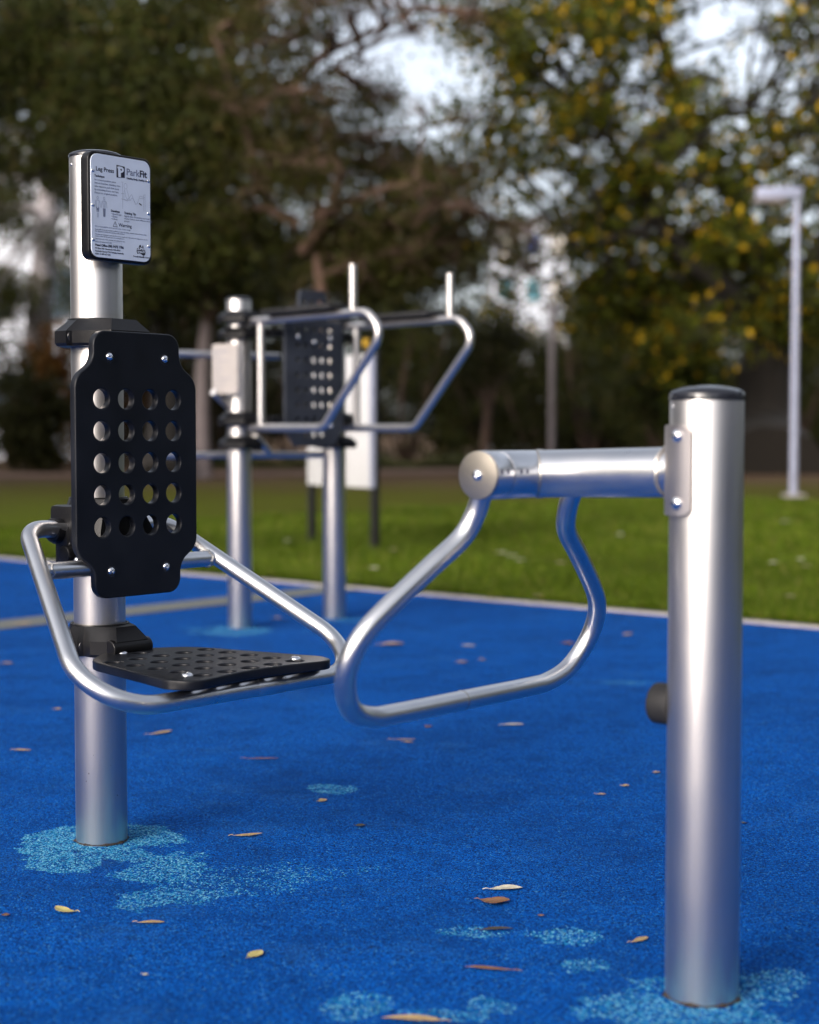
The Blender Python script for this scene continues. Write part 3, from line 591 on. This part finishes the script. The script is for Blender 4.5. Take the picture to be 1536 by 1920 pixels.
signtext('sign_small_text', [('In a seated position place', .0058, -.0735, .0535, 0), ('feet on foot bar. Holding onto', .0058, -.0735, .0465, 0), ('side supports push feet away', .0058, -.0735, .0395, 0), ('by extending knees and hips.', .0058, -.0735, .0325, 0), ('Return to original position.', .0058, -.0735, .0255, 0),
    ('• Quadriceps', .0055, -.0290, -.0160, 0), ('• Glutes', .0055, -.0290, -.0215, 0), ('• Calves', .0055, -.0290, -.0270, 0),
    ('Slightly alter the position and angle', .0052, .0080, -.0170, 0), ('of your feet to work different muscle', .0052, .0080, -.0225, 0), ('groups.', .0052, .0080, -.0280, 0),
    ('Not recommended for use by persons under 15 years of age.', .0040, -.0735, -.0465, 0), ('If you suffer from any medical condition or have any injury, consult a doctor before using', .0040, -.0735, -.0530, 0), ('this equipment without first getting medical advice.', .0040, -.0735, -.0570, 0),
    ('This piece of equipment is intended for use by a single user only and is not designed for use as a', .0038, -.0735, -.0635, 0), ('support. Users should never lean on or hang from it.', .0038, -.0735, -.0675, 0), ('Please take care while entering and exiting the seat.', .0040, -.0735, -.0735, 0), ('DATE OF MANUFACTURE', .0040, -.0735, -.0800, 0)], 'grey_ink')
# maker's emblem: dark square with a pale letter P built from a stem and a ringed bowl
sxx = SX+.0014
b = MB(); b.add(curve_mesh([[(-.0115, -.013), (.0115, -.0115), (.0115, .013), (-.0115, .0145)]], .0001), stand(sxx, 1.4255+.0795, -.0010)); link('emblem_square', b.mesh(), 'ink', sg, False)
b = MB(); b.add(curve_mesh([[(-.0065, -.0115), (.0005, -.0115), (.0005, -.002), (.0050, -.0005), (.0090, .003), (.0085, .0085), (.0040, .0115), (-.0040, .0120), (-.0100, .0105), (-.0075, .006)], [(-.001, .0045), (.002, .0025), (.0045, .0050), (.002, .0072), (-.001, .0065)]], .0001), stand(sxx+.0003, 1.4255+.0795, -.0010)); link('emblem_letter', b.mesh(), 'sign_plate', sg, False)
def strokes(name, lines, w_, mat, zc=0):
    b = MB()
    for ln_ in lines:
        for (y0, z0), (y1, z1) in zip(ln_, ln_[1:]):
            d = Vector((y1-y0, z1-z0, 0)); 
            if d.length < 1e-6: continue
            d.normalize(); nn = Vector((-d.y, d.x, 0))*w_/2
            b.bm.faces.new([b.bm.verts.new((sxx+.0001, p_[0], 1.4255+p_[1])) for p_ in ((y0-nn.x, z0-nn.y), (y1-nn.x, z1-nn.y), (y1+nn.x, z1+nn.y), (y0+nn.x, z0+nn.y))])
    return link(name, b.mesh(), mat, sg, False)
def ell(cy, cz, ry, rz, n_=14): return [(cy+ry*math.cos(2*math.pi*i/n_), cz+rz*math.sin(2*math.pi*i/n_)) for i in range(n_+1)]
strokes('exercise_diagram', [ell(.0125, .050, .0045, .0060), [(.004, .056), (.004, .0)], [(.0085, .044), (.0075, .020), (.019, .018)], [(.016, .043), (.021, .030), (.024, .019)], [(.010, .042), (.013, .026), (.020, .020)], [(.019, .022), (.030, .034), (.041, .013)], [(.024, .019), (.032, .027), (.041, .013), (.046, .016)],
    [(.046, .016), (.053, .033), (.068, .031)], [(.053, .028), (.067, .028)], [(.064, .037), (.070, .037)], [(.068, .036), (.068, .0)], [(.064, .036), (.064, .0)], [(.001, .058), (.006, .058)], [(.0, .033), (.008, .033)], [(.0, .021), (.022, .020)]], .0006, 'pale_ink')
strokes('direction_arrow', [[(.051, .0165), (.058, .0130)]], .0028, 'ink'); 
strokes('body_figures', [ell(-.0655, .0165, .0022, .0032, 10), [(-.0705, .011), (-.0605, .011)], [(-.0715, .010), (-.0730, -.004)], [(-.0595, .010), (-.0580, -.004)], [(-.0695, .010), (-.0680, -.004)], [(-.0615, .010), (-.0630, -.004)], ell(-.0475, .0165, .0022, .0032, 10), [(-.0525, .011), (-.0425, .011)], [(-.0535, .010), (-.0550, -.004)], [(-.0415, .010), (-.0400, -.004)], [(-.0475, .012), (-.0475, -.003)],
    [(-.0670, -.016), (-.0665, -.026)], [(-.0640, -.016), (-.0645, -.026)], [(-.0515, .010), (-.0495, -.004)], [(-.0435, .010), (-.0455, -.004)]], .0008, 'pale_ink')
strokes('muscle_marks', [[(-.0685, -.004), (-.0670, -.014)], [(-.0625, -.004), (-.0640, -.014)], [(-.0655, -.006), (-.0655, -.010)], [(-.0500, -.005), (-.0490, -.023)], [(-.0450, -.005), (-.0460, -.023)], [(-.0475, -.005), (-.0475, -.023)]], .0024, 'grey_ink')
strokes('warning_triangle', [[(-.0235, -.0415), (-.0175, -.0300), (-.0115, -.0415), (-.0240, -.0415)], [(-.0175, -.0335), (-.0175, -.0380)], [(-.0175, -.0392), (-.0175, -.0402)]], .0009, 'ink')
strokes('date_box', [[(-.040, -.0815), (0, -.0815), (0, -.0765), (-.040, -.0765)]], .0003, 'pale_ink')
au = [(-.0135, -.003), (-.012, .004), (-.007, .007), (-.005, .011), (-.0015, .012), (0, .008), (.003, .0075), (.0045, .0125), (.0065, .007), (.010, .003), (.0125, -.003), (.011, -.009), (.007, -.012), (.002, -.010), (-.003, -.007), (-.008, -.0075), (-.011, -.009)]
b = MB(); b.add(curve_mesh([au], .0001), stand(sxx, 1.4255-.0870, .0560)); b.add(curve_mesh([[(.004, -.013), (.0085, -.013), (.0065, -.0175)]], .0001), stand(sxx, 1.4255-.0870, .0560)); link('country_emblem', b.mesh(), 'ink', sg, False)
b = MB(); b.add(text_mesh('SUPER', .0078, .0001, .0002, 'CENTER'), stand(sxx+.0003, 1.4255-.0865, .0555)); b.add(text_mesh('QUALITY', .0055, .0001, .0002, 'CENTER'), stand(sxx+.0003, 1.4255-.0925, .0560)); link('emblem_lettering', b.mesh(), 'sign_plate', sg, False)
for y_, z_ in ((-.0775, .074), (-.0775, .000), (-.0775, -.075), (.0785, .069), (.0785, -.003), (.0785, -.076)):
    button_bolt(sg, (SX+.001, y_, 1.4255+z_), (1, 0, 0), .0045, 'screw')
button_bolt(U1, (.058*math.cos(math.radians(-104)), .058*math.sin(math.radians(-104)), 1.526), (math.cos(math.radians(-104)), math.sin(math.radians(-104)), 0), .0035, 'screw')
# clamps
clamp(U1, 1.122, .060, lug=.102, aw=.055)
clamp(U1, .628, .155, arm=.10, aw=.075, lug=.105, back=.085, lob=.095)
clamp(U1, .432, .066, lug=.080, arm=.115, aw=.045, back=.068, lob=.072)
b = MB()   # hinge knuckles of the lower bracket
b.cyl((.10, -.055, .452), (.10, .055, .452), .021, 20, .003); link('hinge', b.mesh(), 'black_plastic', U1, True, 35)
b = MB(); b.cyl((-.01, -.125, .715), (-.01, -.040, .715), .027, 20, .004); b.cyl((-.01, .040, .715), (-.01, .125, .715), .027, 20, .004); b.cyl((.02, -.115, .662), (.02, -.05, .662), .020, 20, .003); b.box((-.05, -.10, .68), (.05, -.045, .77), .012); b.box((-.05, .045, .68), (.05, .10, .77), .012)
link('frame_socket', b.mesh(), 'black_plastic', U1, True, 35)
button_bolt(U1, (.052, -.105, .650), (.3, -1, 0), .008)
# backrest
half = [(.121, .29, .035), (.121, .222, .045), (.171, .188, .045), (.171, -.188, .045), (.121, -.222, .045), (.121, -.29, .035)]
pts = [(x, y, 0) for x, y, r in half]+[(-x, y, 0) for x, y, r in half[::-1]]; rr_ = [r for _, _, r in half]+[r for _, _, r in half[::-1]]
out = [(p.x, p.y) for p in fillet(pts, rr_, 8, True)]
holes = [circ(-.1005+i*.0675, .143-.0695*j, .0215) for i in range(4) for j in range(5)]
me = curve_mesh([out]+holes, .0095, .0028, 2); me.transform(stand(.1305, .861)); bk = link('backrest', me, 'black_board', U1, True, 35)
for y_ in (-.078, .078):
    for z_ in (.234, -.231):
        b = MB(); b.lathe((.1398, y_+.001, .861+z_-.001), (1, 0, 0), [(0, 0), (0, .0125), (.0006, .012), (.0006, 0)], 24); w_ = link('washer', b.mesh(), 'cap_black', bk, True, 30)
        button_bolt(bk, (.1408, y_, .861+z_), (1, 0, 0), .0088)
# seat frame: arms splay forward and down to a bar under the seat
fr = [(.0, -.050, .715), (-.005, -.195, .722), (.482, -.414, .398), (.482, .414, .398), (-.005, .195, .722), (.0, .050, .715)]
b = MB(); b.tube(fillet(fr, [0, .065, .120, .120, .065, 0], 16), .0190, 24); sf = link('seat_frame', b.mesh(), 'steel', U1)
b = MB(); b.tube([(.482, .02, .398), (.482, .022, .398), (.482, .098, .398), (.482, .10, .398)], [.0190, .0199, .0199, .0190], 24); link('joint_sleeve', b.mesh(), 'steel', sf, True, 30)
b = MB(); b.tube([(.113, -.236, .638), (.113, .236, .638)], .0186, 24); cb = link('cross_bar', b.mesh(), 'steel', sf)
for s_ in (-1, 1):
    b = MB(); b.tube([Vector((.113+math.cos(a__)*.0188, s_*(.2265+.003*math.sin(5*a__)), .638+math.sin(a__)*.0188)) for a__ in [i*math.pi/12 for i in range(25)]], [.0024+.0008*(i % 2) for i in range(25)], 6); link('weld_bead', b.mesh(), 'weld', sf)
# seat
so_ = [(.085, .060, .06), (.150, .150, .12), (.380, .200, .3), (.480, .224, .05), (.545, .200, .05), (.505, .0, .6)]
pts = [(x, y, 0) for x, y, r in so_]+[(x, -y, 0) for x, y, r in so_[-2::-1]]; rr_ = [r for _, _, r in so_]+[r for _, _, r in so_[-2::-1]]
out = [(p.x, p.y) for p in fillet(pts, rr_, 8, True)]
holes = []
for i in range(6):
    for j in range(-3, 4):
        x, y = .140+.070*i, .066*j
        lim = .04+.16*min(1, max(0, (x-.10)/.16))+.0*x
        if abs(y) < lim-.015 and not (abs(abs(y)-.198) < .01 and x > .42): holes.append(circ(x, y, .0200))
me = curve_mesh([out[::-1]]+holes, .010, .0032, 3); me.transform(flat(.4335)); se = link('seat', me, 'black_board', U1, True, 35)
for x, y in ((.115, -.03), (.470, -.155), (.470, .155)): button_bolt(se, (x, y, .4435), (0, 0, 1), .012)
b = MB(); b.box((.38, -.190, .4215), (.49, -.06, .4233), .0005); b.box((.38, -.07, .410), (.49, .19, .4230), .002); b.box((.08, -.045, .405), (.20, .045, .4232), .003); b.box((.10, -.02, .400), (.44, .02, .4175), .002); link('seat_bracket', b.mesh(), 'black_plastic', se, True, 30)
# ------------------------------------------------------------------ leg press, foot side
Rp = Vector((.484, 2.608, 0))
U2 = thing('leg_press_foot_unit', 'short thick silver post at right with a side arm and hanging looped foot bar', 'exercise machine', Rp, RZ)
post(U2, .0600, .984, 'aluminium', .009, .016); rust_ring(U2, .060)
button_bolt(U2, (-.060*math.cos(.95), -.060*math.sin(.95), .973), (-math.cos(.95), -math.sin(.95), 0), .003, 'screw')
# saddle plate wrapped round the post
b = MB(); r0, r1 = .0618, .0675; path = [(.010, -1)]+[(None, a__) for a__ in np.linspace(-90, 90, 25)]+[(.010, 1)]
segp = []
for q_ in path:
    if q_[0] is None: a__ = math.radians(q_[1]); segp.append(((-r0*math.cos(a__), r0*math.sin(a__)), (-r1*math.cos(a__), r1*math.sin(a__))))
    else: segp.append(((q_[0], q_[1]*r0), (q_[0], q_[1]*r1)))
z0, z1 = .796, .943; ZZ = [0, .004, .012, .03]; n_ = len(segp)
def zr(i):  # rounded free corners
    return .010 if i in (0, n_-1) else (.002 if i in (1, n_-2) else 0)
V = [[[b.bm.verts.new((p_[0], p_[1], z)) for z in (z0+zr(i), z1-zr(i))] for p_ in segp[i]] for i in range(n_)]
for i in range(n_-1):
    A, B = V[i], V[i+1]
    b.bm.faces.new((A[1][0], B[1][0], B[1][1], A[1][1])); b.bm.faces.new((A[0][0], A[0][1], B[0][1], B[0][0])); b.bm.faces.new((A[0][1], A[1][1], B[1][1], B[0][1])); b.bm.faces.new((A[0][0], B[0][0], B[1][0], A[1][0]))
for i in (0, n_-1): A = V[i]; b.bm.faces.new((A[0][0], A[1][0], A[1][1], A[0][1]))
bmesh.ops.recalc_face_normals(b.bm, faces=b.bm.faces); bmesh.ops.bevel(b.bm, geom=[e_ for e_ in b.bm.edges if e_.calc_face_angle(0) > .9], offset=.0012, segments=2, affect='EDGES')
mp = link('mount_plate', b.mesh(), 'plate_steel', U2, True, 35)
for z_ in (.925, .817):
    for s_ in (-1, 1): button_bolt(mp, (-.016, s_*.0670, z_), (-.05, s_, 0), .0105, 'bolt', 'bolt', False)
# arm, pivot housing, end disc
b = MB(); b.tube([(-.050, 0, .866), (-.345, 0, .858)], .0415, 48, False); arm = link('arm', b.mesh(), 'steel', U2)
b = MB(); b.tube([Vector((-.0685-.003*abs(math.sin(3*a__)), math.cos(a__)*.043, .866+math.sin(a__)*.043)) for a__ in [i*math.pi/24 for i in range(49)]], .0032, 6)
link('weld_bead', b.mesh(), 'weld', arm); b = MB()
sad = []
for i in range(49):
    a__ = i*math.pi/24; y_, z_ = math.cos(a__)*.0415, math.sin(a__)*.0415; sad.append(Vector((-.345+math.sqrt(max(0, .0418**2-z_*z_))+.0015, y_, .8585+z_)))
b.tube([s__ for s__ in sad], .0022, 6); link('weld_bead', b.mesh(), 'weld', arm)
px_ = -.345; pz = .8585
b = MB(); b.cyl((px_, -.150, pz), (px_, .150, pz), .0400, 40); link('axle', b.mesh(), 'black_plastic', U2)
b = MB(); b.cyl((px_, -.112, pz), (px_, .112, pz), .0418, 56, .0012); piv = link('pivot_tube', b.mesh(), 'steel', U2, True, 30)
for s_ in (-1, 1):
    b = MB(); b.cyl((px_, s_*.1145, pz), (px_, s_*.158, pz), .0418, 56, .0012); rg = link('pivot_ring', b.mesh(), 'steel', U2, True, 30)
    b = MB(); b.cyl((px_, s_*.1585, pz), (px_, s_*.164, pz), .0415, 56, .0015); ds = link('end_disc', b.mesh(), 'turned_steel', U2, True, 30)
    button_bolt(ds, (px_, s_*.1642, pz), (0, s_, 0), .0105)
# set screws facing the viewer along the housing
for y_, a__ in ((-.150, 200), (-.132, 200), (-.095, 192), (-.078, 192)):
    d = Vector((math.cos(math.radians(a__+90)), 0, math.sin(math.radians(a__+90))))
    d = Vector((-.25, -.0, .10)); 
    dd = Vector((.78, 0, .12)).normalized()
    button_bolt(piv, Vector((px_, y_, pz))+dd*.0416, dd, .0046, 'set_screw', 'set_screw')
# foot bar hanging from both rings; leans back towards the seat as it drops
prof = [(.137, .828), (.1385, .790), (.157, .750), (.220, .702), (.300, .640), (.345, .597), (.362, .552), (.352, .505), (.318, .462), (.262, .442), (.200, .4385)]
def lean(z): return px_-.156*(.8585-z)/.42
path = [(lean(z), -m_, z) for m_, z in prof]+[(lean(.4385), 0, .4385)]+[(lean(z), m_, z) for m_, z in prof[::-1]]
b = MB(); b.tube(catmull(path, 6), .0182, 24, False); fb = link('foot_bar', b.mesh(), 'steel', U2)
b = MB(); b.tube([(lean(.4385), -.012, .4385), (lean(.4385), -.0105, .4385), (lean(.4385), -.0085, .4385), (lean(.4385), -.007, .4385)], [.0182, .0188, .0188, .0182], 24); link('weld_bead', b.mesh(), 'weld', fb)
b = MB(); b.cyl((-.052, 0, .478), (-.094, 0, .478), .0345, 32, .006); link('rubber_buffer', b.mesh(), 'black_rubber', U2, True, 40)
# ------------------------------------------------------------------ rear station: two posts, dip loops with armrests, perforated backboard
Ap = Vector((-.812, 7.638, 0)); Bp = Vector((-.378, 8.037, 0)); dAB = Bp-Ap; AB = dAB.length
rz3 = math.atan2(dAB.y, dAB.x)-math.pi/2
U3 = thing('dip_station', 'rear two post exercise station with looped dip bars and a dark perforated backboard', 'exercise machine', Ap, rz3)
post(U3, .058, 1.560, 'aluminium'); post(U3, .058, 1.560, 'aluminium', y=AB)
for y_ in (0, AB):
    for z_, hh in ((1.448, .045), (1.375, .04), (.965, .05), (.855, .045)): clamp(U3, z_, hh+.012, y=y_, arm=.11, aw=.055, lug=.110, back=.085, lob=.085)
Minv = (Matrix.Translation(Ap) @ Matrix.Rotation(rz3, 4, 'Z')).inverted()
def loc(v): return Minv @ Vector(v)
for y_ in (0, AB):
    e_ = .07 if y_ == 0 else .035
    pts = [(.09, y_, 1.455), (.86+e_, y_, 1.455), (.96+e_, y_, 1.36), (.56+e_, y_, .955), (.09, y_, .955)]
    b = MB(); b.tube(fillet(pts, [0, .10, .10, .08, 0], 10), .0190, 16); lp = link('dip_bar', b.mesh(), 'aluminium', U3)
    b = MB(); b.tube([(.172, y_, .968), (.172, y_, 1.443)], .018, 14); link('brace', b.mesh(), 'aluminium', lp)
    b = MB(); b.tube([(.835, y_, 1.462), (.835, y_, 1.665)], .018, 14); link('hand_grip', b.mesh(), 'aluminium', lp)
    b = MB(); b.box((.24, y_-.06, 1.474), (.74, y_+.06, 1.500), .010); link('armrest', b.mesh(), 'black_rubber', lp, True, 40)
# backboard
bw, bc = .178, AB*.5-.005
out = [(p.x, p.y) for p in fillet([(-bw+.06, -.30, 0), (bw-.06, -.30, 0), (bw, -.22, 0), (bw, .30, 0), (.072, .30, 0), (.072, .445, 0), (-.092, .445, 0), (-.092, .30, 0), (-bw, .30, 0), (-bw, -.22, 0)], [.03, .03, .03, .02, .01, .03, .03, .01, .02, .03], 6, True)]
holes = [circ(-.10+.05*i, .255-.071*j, .0145, 18) for i in range(5) for j in range(8) if not (j == 7 and i in (0, 4))]+[circ(-.06+.05*i, .385, .0155, 18) for i in range(3)]
me = curve_mesh([out]+holes, .010, .002, 1); me.transform(stand(.205, 1.165, bc)); bb_ = link('backboard', me, 'slate_board', U3, True, 35)
for y_, z_ in ((.0, .20), (.10, .22), (.10, -.20), (-.10, .22)): button_bolt(bb_, (.2155, bc+y_, 1.165+z_), (1, 0, 0), .011)
b = MB()
b.bm.free()
for z_ in (1.40, .99): b = MB(); b.box((.10, .05, z_-.02), (.19, AB-.05, z_+.02), .004); link('board_carrier', b.mesh(), 'black_plastic', bb_)
# sign plate on the near post, cross rails and struts
me = curve_mesh([[(p.x, p.y) for p in fillet([(-.083, -.118, 0), (.083, -.118, 0), (.083, .118, 0), (-.083, .118, 0)], .012, 5, True)]], .009, .002, 1)
ctr = loc(at(424, 692, 7.53)); fx = Matrix.Translation(ctr) @ Matrix.Rotation(math.radians(-128)-rz3, 4, 'Z'); me.transform(fx @ stand(0)); sp3 = link('sign_plate', me, 'cream_plate', U3, True, 35)
b = MB()
for k in range(9): b.add(text_mesh(['Dip Station', 'Technique', 'Place arms on rests', 'Develops', 'Training Tip', 'Warning', 'Users should take care', 'Please take care', 'Head Office'][k], .012 if k else .02, .0002), fx @ stand(.0095, .078-.021*k, -.07))
link('sign_text', b.mesh(), 'grey_ink', sp3, False)
b = MB()
def rail(p0, p1, r=.0165): b.tube([loc(p0), loc(p1)], r, 14)
rail(at(280, 661, 7.60), at(525, 668, 7.85)); b2 = b; link('upper_rail', b2.mesh(), 'aluminium', U3)
b = MB(); rail(at(300, 853, 7.60), at(615, 853, 8.02)); rail(at(400, 735, 7.5), at(432, 765, 7.62)); rail(at(478, 815, 7.62), at(507, 851, 7.85)); link('lower_rail', b.mesh(), 'aluminium', U3)
# ------------------------------------------------------------------ fallen leaves
def leafm(name, a_, b_): simple(name, a_, .7, 0, .25, 60)
for nme, c_ in (('dry_tan', (.30, .21, .10)), ('dry_brown', (.15, .07, .03)), ('dry_grey', (.40, .38, .30)), ('dry_dark', (.035, .03, .022)), ('dry_olive', (.36, .31, .11)), ('dry_pink', (.25, .18, .13))): leafm(nme, c_, c_)
def fallen(px, py, lpx, rot, wr, mat, curl, lab, lift=.0025, group='fallen leaves on the blue surface', z=0.0):
    g = G(px, py, z); D = g.y; ln_ = lpx*D/FPX; wd_ = ln_*wr*2.0; b = MB(); n_ = 12; rows = []; wave = rnd.uniform(.002, .012); ph = rnd.uniform(0, 6); skew = rnd.uniform(.8, 1.5)
    for i in range(n_+1):
        t_ = i/n_; x = (t_-.5)*ln_; h_ = wd_*.5*(math.sin(math.pi*min(1, t_**skew))**rnd.uniform(.65, .9))*(1-.35*t_); y = curl*ln_*((t_-.5)**2)*1.2
        zz = lift+abs(curl)*ln_*.35*(t_-.4)**2+ln_*wave*math.sin(5*t_+ph)
        rows.append([b.bm.verts.new((x, y+s_*h_, zz+abs(s_)*h_*.22+rnd.uniform(-.03, .03)*h_)) for s_ in (-1, -.5, 0, .5, 1)])
    for A, B in zip(rows, rows[1:]):
        for k in range(4): b.bm.faces.new((A[k], A[k+1], B[k+1], B[k]))
    bmesh.ops.remove_doubles(b.bm, verts=b.bm.verts, dist=1e-5)
    bmesh.ops.solidify(b.bm, geom=b.bm.faces[:], thickness=.0005)
    b.tube([(-.5*ln_, .25*curl*ln_*1.2, lift+.002), (-.58*ln_, .33*curl*ln_*1.2, lift+.003), (-.68*ln_, .36*curl*ln_, lift+.001)], [.0010, .0008, .0006], 5)
    o = link('fallen_leaf', b.mesh(), mat, None, True, 60); o.location = (g.x, g.y, z); o.rotation_euler = (0, 0, math.radians(rot)); return tag(o, lab, 'leaf', group)
for a_ in [
    (118, 1710, 50, 150, .30, 'dry_olive', -.5, 'curved olive leaf with a red stalk on the blue surface at lower left'),
    (283, 1732, 52, 2, .16, 'dry_tan', .1, 'narrow straight tan leaf below the seat post patch'),
    (481, 1792, 44, 62, .36, 'dry_olive', .2, 'broad olive tan leaf at bottom left of centre'),
    (466, 1568, 56, 15, .16, 'dry_tan', .2, 'orange tan twig like leaf right of the seat post base'),
    (605, 1503, 22, 55, .5, 'dry_tan', .2, 'small round tan leaf just below the little pale blue spot'),
    (303, 1376, 52, 40, .18, 'dry_tan', .3, 'bent pale leaf on the blue surface below the seat frame'),
    (948, 1668, 66, 6, .26, 'dry_grey', -.1, 'pale grey mottled leaf lying above the brown curled leaf'),
    (926, 1694, 60, -14, .42, 'dry_brown', .5, 'reddish brown curled leaf just below the pale grey leaf'),
    (930, 1744, 64, 5, .14, 'dry_dark', -.2, 'nearly black narrow leaf on a light blue worn patch'),
    (918, 1818, 92, 172, .10, 'dry_brown', .25, 'long thin arched brown leaf between the worn patches at bottom'),
    (1200, 1765, 48, 38, .22, 'dry_tan', .1, 'small tan leaf left of the right post near its base'),
    (772, 1913, 112, 174, .14, 'dry_tan', .15, 'large tan leaf cut by the bottom edge of the picture'),
    (1016, 1719, 12, 20, .5, 'dry_brown', .1, 'tiny reddish speck of leaf above the light blue patches'),
    (735, 1210, 50, 10, .35, 'dry_pink', .3, 'blurred pinkish brown leaf beside the left bend of the foot bar'),
    (868, 1243, 22, 10, .4, 'dry_pink', .1, 'small pinkish leaf seen inside the foot bar loop, left one'),
    (905, 1238, 14, 10, .5, 'dry_pink', .1, 'tiny pinkish leaf seen inside the foot bar loop, middle one'),
    (880, 1212, 24, 0, .3, 'dry_grey', .1, 'small pale leaf seen inside the foot bar loop, upper one'),
    (1066, 1208, 24, -20, .5, 'dry_brown', .3, 'brown leaf next to the right bend of the foot bar'),
    (1178, 1190, 30, 60, .3, 'dry_pink', .2, 'pale pinkish leaf between the foot bar and the right post'),
    (962, 1360, 42, 4, .18, 'dry_grey', -.3, 'pale curved leaf on the blue surface below the foot bar'),
    (803, 1364, 16, 70, .6, 'dry_brown', .2, 'small upright rust coloured leaf just under the foot bar'),
    (757, 1388, 46, 3, .10, 'dry_pink', .1, 'thin stick like leaf under the left end of the foot bar'),
    (765, 1393, 20, -10, .3, 'dry_pink', .2, 'short pink leaf under the stick like leaf'),
    (42, 1408, 34, -5, .2, 'dry_tan', .1, 'short tan leaf at the left edge of the blue surface'),
    (40, 1171, 40, -5, .3, 'dry_pink', .1, 'pinkish leaf lying on the grey strip at the left edge'),
    (108, 1331, 14, 10, .6, 'dry_tan', .1, 'tiny tan leaf left of the seat post below the frame'),
    (492, 1424, 62, 3, .06, 'dry_brown', .1, 'very thin dark twig like leaf between the two machines'),
    (676, 1550, 20, 10, .5, 'dry_dark', .1, 'small black leaf scrap in the middle of the blue surface'),
    (1232, 1450, 14, 10, .5, 'dry_pink', .1, 'tiny pink leaf scrap touching the right post'),
    (1173, 1475, 16, 10, .5, 'dry_tan', .1, 'tiny tan leaf scrap left of the right post'),
    (1127, 1491, 20, -6, .3, 'dry_pink', .1, 'small pink leaf scrap left of the two tiny scraps near the right post'),
    (545, 1108, 0, 0, 0, '', 0, ''), (520, 1160, 18, 0, .5, 'dry_pink', .1, 'small pale leaf on the blue surface between the rear posts'),
    (12, 1245, 24, 0, .4, 'dry_pink', .1, 'pinkish leaf cut by the left edge of the picture'),
    (12, 1718, 14, 30, .6, 'dry_brown', .1, 'dark brown scrap at the lower left edge'),
    (1395, 1545, 10, 0, .6, 'dry_dark', .1, 'tiny black scrap just right of the right post'),
    (273, 1830, 12, 10, .5, 'dry_grey', .1, 'tiny pale scrap at the bottom left of the blue surface')]:
    if a_[2]: fallen(*a_)
for k, (px, py) in enumerate([(962, 1052), (978, 1060), (940, 1045), (860, 1045), (1050, 1065), (1453, 1065), (1500, 1058), (1512, 1072), (1480, 1130), (1160, 1010), (541, 1022), (740, 1040), (1010, 1130), (1475, 985), (830, 1075), (700, 1075)]):
    fallen(px, py, 22, rnd.uniform(0, 180), .5, rnd.choice(['dry_pink', 'dry_grey']), .2, 'small pale fallen leaf resting on the lawn grass', .035, 'pale fallen leaves on the lawn')
